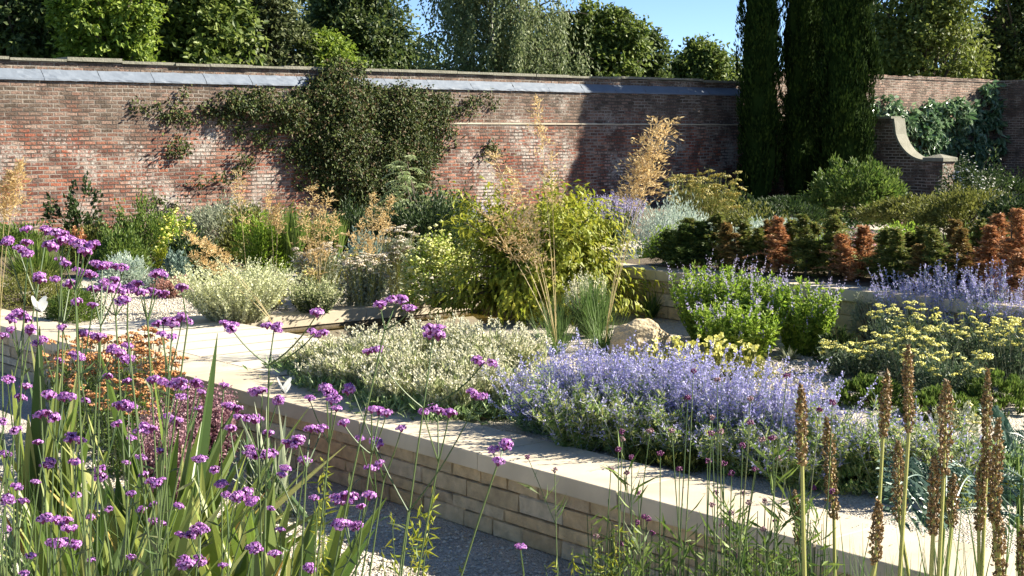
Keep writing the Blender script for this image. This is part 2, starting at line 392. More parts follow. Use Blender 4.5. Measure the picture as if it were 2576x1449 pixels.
# ------------------------------------------------------------------ the setting
ROT = math.atan2(.64, .768)
def sheet(name, quads, mat, z, sub=1):
    g = Geo()
    for (a0, a1, b0, b1) in quads:
        g.add([ab(a0, b0, z), ab(a1, b0, z), ab(a1, b1, z), ab(a0, b1, z)], [[0, 3, 2, 1]])
    return tag(link(name, g, mat), None, None, kind='structure')
g = Geo(); g.add([(-400, -60, -.01), (400, -60, -.01), (400, 600, -.01), (-400, 600, -.01)], [[0, 1, 2, 3]])
tag(link('ground', g, M['grassg']), None, None, kind='structure')
sheet('gravel_path', [(-14, 5.2, -26, 14)], M['gravel'], 0.0)
# raised middle terrace with the pool basin left open
TER = [(5.2, 60, -25.8, -12.64), (5.2, 6.87, -12.64, -10.9), (9.9, 60, -12.64, -10.9), (5.2, 10.6, -10.9, 10)]
sheet('gravel_terrace', TER, M['gravel'], .43)
sheet('planting_bed', [(5.2, 38, -25.7, -17.6), (-2, 5.0, -25.7, -15.2), (5.0, 6.3, -25.7, -14.6)], M['soil'], .437)
g = Geo()
g.add([ab(10.6, -11.2, .9), ab(60, -11.2, .9), ab(60, 10, .9), ab(10.6, 10, .9)], [[0, 3, 2, 1]])
g.add([ab(10.6, -11.2, .9), ab(60, -11.2, .9), ab(60, -11.2, 0), ab(10.6, -11.2, 0)], [[0, 1, 2, 3]])
tag(link('upper_terrace', g, M['soil']), None, None, kind='structure')
g = Geo(); g.add([ab(6.87, -12.4, .31), ab(9.9, -12.4, .31), ab(9.9, -10.9, .31), ab(6.87, -10.9, .31)], [[0, 3, 2, 1]])
tag(link('pool_water', g, M['water']), None, None, kind='structure')
g = Geo()
for (p, q) in (((6.87, -12.4), (9.9, -12.4)), ((9.9, -12.4), (9.9, -10.9)), ((9.9, -10.9), (6.87, -10.9)), ((6.87, -10.9), (6.87, -12.4))):
    g.add([ab(*p, .428), ab(*q, .428), ab(*q, -.1), ab(*p, -.1)], [[0, 1, 2, 3]])
tag(link('pool_basin', g, M['joint']), None, None, kind='structure')
WD = (.768, .64); UD = (.64, -.768)
# boardwalk of pale planks lying across the strip beside the pool
g = Geo(); bb_ = -13.0
_dk = root('deck', ab(6.2, -10.2, .43), 'walkway of broad pale planks between the low wall and the pool', 'walkway')
while bb_ < -7.5:
    wdt = .405
    g.box(ab(6.215, bb_ + wdt / 2, .44) - np.array(_dk.location), 1.27, wdt - .045, .04, WD, jit=.0012)
    bb_ += wdt
link('planks', g, M['deck'], _dk)
g = Geo(); g.box(ab(6.215, -10.25, .444) - np.array(_dk.location), 1.262, 5.44, .024, WD); link('gap_shade_slab', g, M['soil'], _dk)  # dark slab nearly filling the plank gaps; its colour stands in for gap shade

def stone_block(g, c, ln, h, dep, ax, nrm, ch=.006):
    ax = np.array((ax[0], ax[1], 0.)); nr = np.array((nrm[0], nrm[1], 0.)); up = np.array((0, 0, 1.))
    V = []
    j = lambda: RNG.normal(0, .003)
    for i, k in ((-1, -1), (1, -1), (1, 1), (-1, 1)):
        V.append(c + ax * i * ln / 2 + up * k * h / 2 - nr * dep)
    for i, k in ((-1, -1), (1, -1), (1, 1), (-1, 1)):
        V.append(c + ax * (i * ln / 2 + j()) + up * (k * h / 2 + j() * .6) - nr * (ch + abs(j())))
    for i, k in ((-1, -1), (1, -1), (1, 1), (-1, 1)):
        V.append(c + ax * (i * (ln / 2 - ch) + j()) + up * (k * (h / 2 - ch) + j() * .6) + nr * abs(j()) * 1.5)
    Q = [[8, 9, 10, 11]]
    for i in range(4):
        k = (i + 1) % 4
        Q += [[i, k, 4 + k, 4 + i], [4 + i, 4 + k, 8 + k, 8 + i]]
    g.add(V, Q)
def stone_wall(aface, b0, b1, z0, ztop, width, courses, label):
    """low wall running along UD, its split-stone face looking down the W axis"""
    r = root('low_stone_wall', ab(aface, (b0 + b1) / 2, z0), label, 'wall'); o0 = np.array(r.location)
    g = Geo(); z = z0
    for h in courses:
        b = b0
        while b < b1:
            ln = RNG.uniform(.2, .5); ln = min(ln, b1 - b + .02)
            stone_block(g, ab(aface + .04, b + ln / 2, z + h / 2) - o0, ln - .005, h - .004, .1, UD, (-.768, -.64))
            b += ln
        z += h
    link('stone_facing', g, M['sandblock'], r)
    g = Geo(); g.box(ab(aface + .27, (b0 + b1) / 2, (z0 + z) / 2 - .004) - o0, b1 - b0, .40, z - z0 - .008, UD)
    link('wall_core', g, M['joint'], r)
    g = Geo(); b = b0 - .02
    while b < b1:
        ln = RNG.uniform(.95, 1.25)
        g.box(ab(aface + width / 2, b + ln / 2, (z + ztop) / 2) - o0, ln - .008, width + RNG.normal(0, .003), ztop - z, UD, jit=.0015)
        b += ln
    o = link('coping', g, M['sandcap'], r)
    bv = o.modifiers.new('soft_edge', 'BEVEL'); bv.width = .006; bv.segments = 2; bv.limit_method = 'ANGLE'
    return r
stone_wall(5.05, -22, 2.5, 0, .46, .52, [.10, .075, .105, .08], 'long low sandstone wall with smooth cream coping crossing the foreground')
stone_wall(10.27, -11.2, 4, .43, .9, .46, [.12, .125, .125], 'low seat wall with pale coping holding up the row of small yews')
# pool edge
r = root('pool_edge', ab(8.5, -12.52, .43), 'straight pale stone edging along the far side of the narrow pool', 'edging')
g = Geo(); a_ = 6.2
while a_ < 10.3:
    g.box(ab(a_ + .55, -12.52, .405) - np.array(r.location), 1.094, .27, .115, WD, jit=.001); a_ += 1.1
link('edging_stones', g, M['sandcap'], r)

# ------------------------------------------------------------------ brick walls (object x runs along the wall, y away, z up)
def brickroot(name, label):
    r = root(name, ab(0, -25.75, 0), label, 'wall'); r.rotation_euler = (0, 0, ROT); return r
def lbox(g, x0, x1, y0, y1, z0, z1):
    V = [(x, y, z) for x in (x0, x1) for y in (y0, y1) for z in (z0, z1)]
    g.add(V, [[0, 1, 3, 2], [4, 6, 7, 5], [0, 4, 5, 1], [2, 3, 7, 6], [0, 2, 6, 4], [1, 5, 7, 3]])
rw = brickroot('brick_wall', 'long old red brick garden wall with a blue grey lead flashing')
g = Geo()
lbox(g, 3, 30.4, 0, .55, -.2, 3.15)
lbox(g, 3, 30.4, .13, .5, 3.15, 3.49)
lbox(g, 18.3, 30.4, -.055, -.002, -.2, 2.40)
link('brickwork', g, M['brick'], rw)
g = Geo(); x = 18.3
while x < 30.4:
    ln = min(RNG.uniform(.5, 1.0), 30.4 - x); lbox(g, x, x + ln - .006, -.075, .004, 2.402, 2.428 + RNG.normal(0, .003)); x += ln
link('ledge', g, M['sandcap'], rw)
g = Geo(); x = 3.0
while x < 30.4:
    ln = min(RNG.uniform(.7, 1.3), 30.4 - x); dz = RNG.normal(0, .008)
    lbox(g, x, x + ln - .012, .07 + RNG.normal(0, .008), .57, 3.492 + dz, 3.545 + dz + RNG.normal(0, .006)); x += ln
link('coping', g, M['coping'], rw)
g = Geo(); x = 3.0
while x < 30.4:
    ln = min(RNG.uniform(1.0, 1.25), 30.4 - x); k = 9; m_ = 4
    V = []
    for i in range(k + 1):
        for j in range(m_ + 1):
            t = j / m_; V.append((x + (ln - .01) * i / k, .125 - .165 * t + RNG.normal(0, .004), 3.35 - .165 * t + RNG.normal(0, .003)))
        V.append((x + (ln - .01) * i / k, -.045, 3.15 + RNG.normal(0, .003)))
    q = [[i * (m_ + 2) + j, i * (m_ + 2) + j + 1, (i + 1) * (m_ + 2) + j + 1, (i + 1) * (m_ + 2) + j] for i in range(k) for j in range(m_ + 1)]
    g.add(V, q)
    x += ln
link('lead_flashing', g, M['lead'], rw, smooth=False)
rb = brickroot('brick_wall', 'taller grey brown brick wall behind the leafy vine at far right')
g = Geo(); lbox(g, 30.42, 40.8, .02, .5, -.2, 3.74); x = 30.42
while x < 40.8:
    lbox(g, x, x + .225, .0, .52, 3.742, 3.83 + RNG.normal(0, .01)); x += .235
link('brickwork', g, M['brick_right'], rb)
rc = brickroot('brick_wall', 'shaded brown brick wall returning towards the camera at right edge')
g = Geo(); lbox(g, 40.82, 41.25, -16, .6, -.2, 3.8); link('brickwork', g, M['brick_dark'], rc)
# scroll wall running out from the long wall, with its pier
rs = brickroot('brick_wall', 'brick wall with a concave stone scroll beside the dark cypresses')
X0, X1 = 31.0, 31.38
g = Geo(); lbox(g, X0, X1, -3.35, -.08, -.2, 2.56)
K = 14; V = []
cur = [(-3.35 - 1.0 * t, 1.50 + 1.06 * (1 - math.sqrt(max(0, 1 - (1 - t) ** 2)))) for t in np.linspace(0, 1, K + 1)]
for (y, z) in cur:
    for xx in (X0, X1):
        V += [(xx, y, -.2), (xx, y, z)]
q = []
for i in range(K):
    a0 = i * 4; c0 = a0 + 4
    q += [[a0, c0, c0 + 1, a0 + 1], [a0 + 2, a0 + 3, c0 + 3, c0 + 2], [a0 + 1, c0 + 1, c0 + 3, a0 + 3]]
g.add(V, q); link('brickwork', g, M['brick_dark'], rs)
g = Geo(); V = []
cc = np.array(cur); tn_ = unit(np.gradient(cc, axis=0)); nn_ = np.stack([-tn_[:, 1], tn_[:, 0]], 1); nn_ *= np.sign(nn_[:, 1:2] + 1e-6)
cc[0] += (0, .0)
for i in range(K + 1):
    a_ = cc[i] + nn_[i] * .004; b_ = cc[i] + nn_[i] * .06
    for xx in (X0 - .03, X1 + .03): V += [(xx, a_[0], a_[1]), (xx, b_[0], b_[1])]
q = [[0, 1, 3, 2]]
for i in range(K):
    a0 = i * 4; c0 = a0 + 4
    q += [[a0, c0, c0 + 1, a0 + 1], [a0 + 2, a0 + 3, c0 + 3, c0 + 2], [a0 + 1, c0 + 1, c0 + 3, a0 + 3], [a0, a0 + 2, c0 + 2, c0]]
q.append([K * 4, K * 4 + 1, K * 4 + 3, K * 4 + 2])
g.add(V, q); lbox(g, X0 - .03, X1 + .03, -3.32, -.08, 2.563, 2.62)
link('scroll_coping', g, M['coping'], rs)
rp = brickroot('brick_pier', 'square brick pier with a low pointed stone cap')
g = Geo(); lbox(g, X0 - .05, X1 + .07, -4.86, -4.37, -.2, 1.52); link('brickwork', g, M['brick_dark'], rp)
g = Geo(); lbox(g, X0 - .1, X1 + .12, -4.91, -4.32, 1.522, 1.61)
xa, xb, ya, yb = X0 - .1, X1 + .12, -4.91, -4.32
g.add([(xa, ya, 1.61), (xb, ya, 1.61), (xb, yb, 1.61), (xa, yb, 1.61), ((xa + xb) / 2, (ya + yb) / 2, 1.70)], None, [[0, 1, 4], [1, 2, 4], [2, 3, 4], [3, 0, 4]])
link('pier_cap', g, M['coping'], rp)

_HM = {}
def head_mesh(kind, mat, k):
    if (kind, mat, k) not in _HM:
        g = Geo()
        if kind == 'plate':
            n = 22; a_ = RNG.uniform(0, 6.28, n); q = np.sqrt(RNG.uniform(0, 1, n)); g.blobs(np.stack([np.cos(a_) * q * RNG.uniform(.8, 1.1), np.sin(a_) * q, .15 - q ** 2 * .25 + RNG.normal(0, .04, n)], 1), RNG.uniform(.2, .32, n), .65)
        else:
            a_ = np.arange(5) * 1.2566; pd = np.stack([np.cos(a_), np.sin(a_), .45 + RNG.normal(0, .15, 5)], 1); g.leaves(np.zeros((5, 3)), pd, 1.0, 1.05, N=np.tile(np.array((0, 0, 1.)), (5, 1)), wide=.65)
        me = g.mesh('head'); me.materials.append(M[mat]); me.polygons.foreach_set('use_smooth', [False] * len(me.polygons)); _HM[(kind, mat, k)] = me
    return _HM[(kind, mat, k)]
def heads_on(parent, P, kind, mat, R_, name='flower_head', tilt=.22):
    for p_, r_ in zip(P, R_):
        o = bpy.data.objects.new(name, head_mesh(kind, mat, int(RNG.integers(0, 5)))); COL.objects.link(o); o.parent = parent; o.location = p_; o.scale = (r_, r_, r_)
        o.rotation_euler = (RNG.normal(0, tilt) + (.6 if kind == 'cup' else 0), RNG.normal(0, tilt), RNG.uniform(0, 6.28) if kind == 'plate' else RNG.normal(0, .5))
# ------------------------------------------------------------------ plant builders
def arcs(P, D, Ln, droop, k=6, wob=0.0):
    n = len(P); t = np.linspace(0, 1, k)[None, :, None]
    D = unit(D)[:, None]; Ln = np.broadcast_to(np.asarray(Ln, float), (n,))[:, None, None]; dr = np.broadcast_to(np.asarray(droop, float), (n,))[:, None, None]
    Q = P[:, None] + D * Ln * t - np.array([0, 0, 1.]) * Ln * dr * t ** 2
    if wob:
        w_ = RNG.normal(0, wob, (n, 1, 3)); w2 = RNG.normal(0, wob, (n, 1, 3))
        Q = Q + np.sin(t * math.pi) * w_ * Ln + np.sin(t * 2 * math.pi) * w2 * Ln * .4
    return Q
def ell_clumps(n, rx, ry, h, lo=-.25, inner=.45, rough=.14):
    u = rvec(n); u[:, 2] = RNG.uniform(lo, 1, n); s_ = np.sqrt(np.maximum(0, 1 - u[:, 2] ** 2)); th = RNG.uniform(0, 6.283, n)
    u[:, 0] = np.cos(th) * s_; u[:, 1] = np.sin(th) * s_
    r = RNG.uniform(inner, 1, n) ** .5
    ph = RNG.uniform(0, 6.28, 4)
    r = r * (1 + rough * (np.sin(3 * th + ph[0] + 2 * u[:, 2]) + np.sin(5 * th + ph[1]) * .6 + np.sin(7 * u[:, 2] + ph[2]) * .5))
    c0 = h * (-lo) / (1 - lo)
    P = np.stack([u[:, 0] * rx * r, u[:, 1] * ry * r, c0 + u[:, 2] * r * (h - c0)], 1)
    P[:, 2] = np.maximum(P[:, 2], .01)
    return P, u
def spec(px, yt, Y, wpx, zg):
    p = at_y(px, yt, Y); s = ppm(Y, p[2])
    return np.array((p[0], Y, zg)), wpx / 2 / s, max(.08, p[2] - zg)
def bush(name, label, cat, px, yt, Y, wpx, zg, mat, Lf=.045, Wf=.02, n=3000, nc=160, up=.3, rnd=.7, droop=0, spread=.1, group=None,
         lo=-.25, inner=.45, rough=.14, deep=None, fl=None, fmat=None, fn=0, fs=.02, fname='flower', stems=26, ry=None):
    loc, rx, h = spec(px, yt, Y, wpx, zg); ry = ry or rx
    r = root(name, loc, label, cat, group)
    C, U = ell_clumps(nc, rx, ry, h, lo, inner, rough)
    i = RNG.integers(0, nc, n); P = C[i] + RNG.normal(0, spread, (n, 3)) * np.array((rx, ry, h)); P[:, 2] = np.maximum(P[:, 2], .0)
    D = U[i] * 1.0 + rnd * rvec(n) + np.array((0, 0, up)) - np.array((0, 0, droop))
    g = Geo(); g.leaves(P, D, Lf * RNG.uniform(.6, 1.3, n), Wf * RNG.uniform(.7, 1.3, n), N=U[i] + np.array((0, 0, .5)))
    link('foliage', g, M[mat], r)
    g = Geo(); k = min(stems, nc); E_ = C[:k]
    b0 = np.zeros((k, 3)); b0[:, :2] = RNG.normal(0, .12 * rx, (k, 2)); t = np.linspace(0, 1, 5)[None, :, None]
    path = b0[:, None] * (1 - t) + E_[:, None] * t; path[:, :, :2] -= (E_[:, None, :2] - b0[:, None, :2]) * (t - t ** 2) * .5
    g.tubes(path, np.linspace(.012, .004, 5)[None] * (.5 + rx), 3); link('stem', g, M['bark'], r)
    if fl:
        q = RNG.integers(0, nc, fn); q = q[U[q][:, 2] > -.15]; m_ = len(q)
        Pf = C[q] + U[q] * np.array((rx, ry, h)) * .10 + RNG.normal(0, spread * .9, (m_, 3)) * np.array((rx, ry, h)); Pf[:, 2] = np.maximum(Pf[:, 2], .02)
        g = Geo()
        if fl == 'disc': g.discs(Pf, U[q] + np.array((0, 0, .8)) + .3 * rvec(m_), fs * RNG.uniform(.6, 1.2, m_))
        elif fl == 'blob': g.blobs(Pf, fs * RNG.uniform(.6, 1.2, m_), .7)
        elif fl == 'spike': spikes(g, Pf, unit(U[q] * .35 + np.array((0, 0, 1.))), fs * RNG.uniform(.7, 1.3, m_), fs * .12, 14)
        link(fname, g, M[fmat], r)['kind'] = 'stuff'
    return r
def spikes(g, P, D, H, R, m_=14):
    """narrow flower spikes made of small upturned florets"""
    n = len(P); H = np.broadcast_to(np.asarray(H, float), (n,)); R = np.broadcast_to(np.asarray(R, float), (n,))
    t = np.tile(np.linspace(.0, 1, m_), n); i = np.repeat(np.arange(n), m_)
    rr = rvec(n * m_)
    Q = P[i] + D[i] * (H[i] * t)[:, None] + rr * (R[i] * (1.1 - .8 * t))[:, None] * .4
    g.leaves(Q, rr + D[i] * .6, R[i] * (1.5 - .9 * t) * RNG.uniform(.8, 1.3, n * m_), R[i] * (1.2 - .6 * t))
def grass(name, label, px, yt, Y, wpx, zg, mat='grassleaf', n=260, wd=.008, droop=.5, group=None, extra=None, lean=.5, cat='grass clump'):
    loc, rx, h = spec(px, yt, Y, wpx, zg)
    r = root(name, loc, label, cat, group)
    th = RNG.uniform(0, 6.283, n); sp = RNG.uniform(.05, 1, n) * lean
    D = np.stack([np.cos(th) * sp * rx / h * 1.6, np.sin(th) * sp * rx / h * 1.6, np.ones(n)], 1)
    P = np.stack([np.cos(th), np.sin(th), np.zeros(n)], 1) * (RNG.uniform(0, .22, n) * rx)[:, None]
    path = arcs(P, D, h * RNG.uniform(.6, 1.15, n), droop * sp, 7, .03)
    path[:, :, 2] = np.maximum(path[:, :, 2], .01)
    side = np.stack([-np.sin(th), np.cos(th), np.zeros(n)], 1) + .4 * rvec(n)
    wv = wd * np.array([.8, 1, 1, .9, .7, .45, .08])[None] * RNG.uniform(.7, 1.3, (n, 1))
    g = Geo(); g.ribbons(path, wv, side); link('blade', g, M[mat], r)
    return r, rx, h
def tree(label, px, Y, yt, wpx, mat, Lf=.16, n=14000,  zb=1.0, lobes=9, name='broadleaf_tree', flat=.8, nc=420, droop=.1, lobr=.42, cat='tree', rnd=.8, thin=1.0, group=None, dpt=.8):
    loc, rx, h = spec(px, yt, Y, wpx, 0)
    loc[2] = 0
    r = root(name, loc, label, cat, group)
    cz = (h + zb) / 2; rz = (h - zb) / 2; n = int(n * 1.7); nc = int(nc * 1.25)
    LC = rvec(lobes) * RNG.uniform(.35, .68, (lobes, 1)); LR = RNG.uniform(.75, 1.2, lobes) * lobr
    LC = np.vstack([LC, [[0, 0, .52], [0, 0, -.1]]]); LR = np.append(LR, [lobr * 1.05, .6])
    li = RNG.choice(len(LR), nc, p=LR ** 2 / (LR ** 2).sum())
    U = rvec(nc); U[:, 2] = np.abs(U[:, 2]) * np.where(RNG.random(nc) < .78, 1, -1); U = unit(U)
    C = LC[li] + U * (LR[li] * RNG.uniform(.75, 1.1, nc))[:, None]
    C = C * np.array((rx, rx * dpt, rz)) + np.array((0, 0, cz))
    # branch clumps: flat sprays of leaves
    i = RNG.integers(0, nc, n); sc_ = RNG.uniform(.5, 1.5, nc)
    off = RNG.normal(0, 1, (n, 3)) * (sc_[i] * .085 * rx)[:, None]; off[:, 2] *= flat * .8
    P = C[i] + off
    D = U[i] * .6 + rnd * rvec(n) - np.array((0, 0, droop))
    g = Geo(); g.leaves(P, D, Lf * RNG.uniform(.6, 1.3, n), Lf * .62 * RNG.uniform(.7, 1.2, n) * thin, N=U[i] + np.array((0, 0, .7)))
    link('crown', g, M[mat], r)
    g = Geo(); tr = .03 * h + .05; t = np.linspace(0, 1, 7)
    tp = np.stack([np.sin(t * 3) * .1, t * 0, t * (cz + rz * .4)], 1)[None]
    g.tubes(tp, (tr * (1.15 - .85 * t))[None], 7)
    k = min(40, nc); st = tp[0][RNG.integers(2, 6, k)]; e = C[RNG.choice(nc, k, replace=False)]; tt = np.linspace(0, 1, 5)[None, :, None]
    pth = st[:, None] * (1 - tt) + e[:, None] * tt; pth[:, :, 2] += (tt[:, :, 0] - tt[:, :, 0] ** 2) * rz * .25
    g.tubes(pth, np.linspace(tr * .32, tr * .05, 5)[None], 4)
    link('trunk', g, M['bark'], r)
    return r

# ------------------------------------------------------------------ trees beyond the wall
TB = 'trees beyond the wall'
tree('dark green tree filling the upper left corner above the wall', 60, 36, -200, 400, 'tdark', n=16000, group=TB)
tree('bright yellow green tree above the left end of the flashing', 250, 34, -190, 290, 'tlight', n=13000, Lf=.14, group=TB, zb=2)
tree('mid green maple with big leaf sprays left of the brown tree', 440, 36, -220, 360, 'tmid', n=15000, Lf=.2, group=TB)
tree('dull brown green tree directly above the thickest ivy', 620, 40, -180, 330, 'tbrown', n=15000, Lf=.15, group=TB)
tree('tall blue green tree left of the weeping birch', 860, 50, -150, 380, 'tdark', n=17000, Lf=.2, group=TB)
tree('low light green sapling clump in front of the blue green tree', 820, 41, 72, 230, 'tlight', n=9000, Lf=.13, group=TB, zb=2.2)
tree('dense round dark green tree just right of the birch', 1500, 46, 8, 300, 'tmid', n=15000, Lf=.17, group=TB, lobes=14, nc=300, zb=1.5)
tree('lower dark green tree sloping down right of the round tree', 1630, 48, 75, 220, 'tdark', n=9000, Lf=.17, group=TB)
tree('small airy tree between round tree and left cypress', 1760, 52, 72, 260, 'tmid', n=11000, Lf=.17, group=TB, lobes=12, lobr=.3, zb=1)
tree('wide olive green oak right of the cypresses', 2320, 50, -150, 500, 'tolive', n=14000, Lf=.17, group=TB, lobes=22, lobr=.24, nc=460, zb=1)
tree('dark purple leaved tree between oak and right edge', 2505, 54, 20, 140, 'tpurple', n=6000, Lf=.17, group=TB)
tree('dark green tree at the upper right corner', 2590, 52, -130, 260, 'tdark', n=9000, Lf=.16, group=TB)
# further trees whose foliage closes the gaps
for (px, Y, yt, wp, lb) in ((150, 62, -100, 620, 'shadowy tree seen through gaps behind the bright yellow green tree'), (560, 64, -120, 560, 'shadowy tree seen through gaps behind the brown green tree'),
                            (960, 70, 60, 420, 'shadowy low tree behind the sky gap left of the birch'), (1400, 72, 90, 520, 'shadowy low tree seen below the hanging birch twigs'),
                            (1800, 74, 135, 420, 'far tree behind the small airy tree'), (2150, 66, -60, 330, 'dark tree glimpsed behind the right cypress'), (2480, 74, 60, 380, 'far dark tree behind the purple leaved tree')):
    tree(lb, px, Y, yt, wp, 'tdark', n=8000, Lf=.3, zb=.5, group=TB)
# weeping birch
def birch(label, px, Y, yt, wpx, n_str=1250):
    loc, rx, h = spec(px, yt, Y, wpx, 0); loc[2] = 0
    r = root('birch_tree', loc, label, 'tree', TB)
    g = Geo(); t = np.linspace(0, 1, 9); F = []; E2 = []
    for k, (dx, lean) in enumerate(((0, .0), (.25, .9), (-.2, -.6))):
        tp = np.stack([dx + lean * t ** 1.5, t * .3 * k, t * h * (.95 - .08 * k)], 1); F.append(tp)
        g.tubes(tp[None], (.13 - .02 * k) * (1.1 - .9 * t)[None], 7)
    link('trunk', g, M['birchbark'], r)
    g = Geo(); nb = 70; br = []
    for k in range(nb):
        tp = F[k % 3]; i = RNG.integers(3, 9); st = tp[i]; th = RNG.uniform(0, 6.28); R = rx * RNG.uniform(.35, 1.0)
        d = np.array((math.cos(th) * R, math.sin(th) * R * .7, 0)); tt = np.linspace(0, 1, 7)
        p_ = st + d[None] * tt[:, None] + np.array((0, 0, 1.))[None] * (RNG.uniform(.4, 1.3) * np.sin(tt * 2.2) * R * .55)[:, None]; br.append(p_)
    br = np.array(br); g.tubes(br, np.linspace(.04, .008, 7)[None], 4); link('limb', g, M['bark'], r)
    bi = RNG.integers(0, nb, n_str); ti = RNG.integers(2, 7, n_str); S0 = br[bi, ti] + RNG.normal(0, .12, (n_str, 3))
    Ls = RNG.uniform(.7, 3.0, n_str); Ls = np.minimum(Ls, S0[:, 2] - .8)
    m_ = 30; tt = np.tile(np.linspace(0, 1, m_), n_str); i = np.repeat(np.arange(n_str), m_)
    sway = RNG.normal(0, .12, (n_str, 2))
    P = S0[i] - np.array((0, 0, 1.)) * (Ls[i] * tt)[:, None]; P[:, :2] += sway[i] * (tt ** 2)[:, None] + RNG.normal(0, .05, (len(i), 2))
    g = Geo(); g.leaves(P, rvec(len(i)) * .7 - np.array((0, 0, .9)), RNG.uniform(.08, .15, len(i)), RNG.uniform(.05, .085, len(i)))
    link('crown', g, M['tbirch'], r)
birch('tall weeping birch with white forked trunk and hanging twigs', 1235, 44, -170, 480)

# ------------------------------------------------------------------ cypresses
def cypress(label, px, Y, wpx, H, n=15000, zg=.5):
    p = at_y(px, 400, Y); rx = wpx / 2 / ppm(Y)
    r = root('cypress_tree', (p[0], Y, zg), label, 'tree', 'tall columnar cypresses')
    def R(z, th, ph=RNG.uniform(0, 6.28, 5)):
        u = z / H
        prof = np.minimum(1, (u * 7 + .55)) * np.where(u > .5, np.clip((1.0 - u) / .5, 0, 1) ** .48, 1)
        return rx * prof * (1 + .14 * np.sin(3 * th + ph[0] + z * .9) + .11 * np.sin(5 * th + ph[1] - z * 2.1) + .09 * np.sin(8 * th + ph[2] + z * 1.5))
    m_ = 900; cz = RNG.uniform(.0, 1, m_) ** .9 * H; cth = RNG.uniform(0, 6.283, m_)
    i = RNG.integers(0, m_, n); z = cz[i] + RNG.uniform(-.05, .38, n); th = cth[i] + RNG.normal(0, .10, n)
    bump = RNG.uniform(.74, 1.22, m_)
    q = R(cz[i], cth[i]) * bump[i] * RNG.uniform(.86, 1.02, n)
    z = np.clip(z, .02, H * 1.02)
    P = np.stack([np.cos(th) * q, np.sin(th) * q, z], 1); U = np.stack([np.cos(th), np.sin(th), 0 * th], 1)
    g = Geo(); g.leaves(P, U * .35 + np.array((0, 0, 1.)) + .32 * rvec(n), RNG.uniform(.07, .17, n), RNG.uniform(.03, .06, n), N=U)
    link('foliage', g, M['cypress'], r)
    # dense inner shoots
    k = 40; zz = np.linspace(0, H * .93, k); tt = np.linspace(0, 6.283, 13)[:-1]
    V = np.array([[math.cos(t) * R(z_, t) * .8, math.sin(t) * R(z_, t) * .8, z_] for z_ in zz for t in tt])
    q4 = [[a * 12 + b, a * 12 + (b + 1) % 12, (a + 1) * 12 + (b + 1) % 12, (a + 1) * 12 + b] for a in range(k - 1) for b in range(12)]
    g = Geo(); g.add(V, q4); link('inner_growth', g, M['cypress'], r)
    g = Geo(); t = np.linspace(0, 1, 5); g.tubes(np.stack([0 * t, 0 * t, t * H * .9], 1)[None], (.12 * (1.1 - t))[None], 6); link('trunk', g, M['bark'], r)
cypress('leftmost of the tall dark cypresses, standing slightly apart', 1908, 37.0, 92, 8.2, 22000)
cypress('narrow middle cypress partly hidden behind the thick right one', 2008, 37.5, 80, 8.6, 18000)
cypress('thickest and rightmost cypress, its right side sunlit', 2122, 36.6, 128, 6.6, 28000)
cypress('fourth cypress column squeezed behind the middle and right ones', 2052, 38.5, 84, 8.0, 14000)

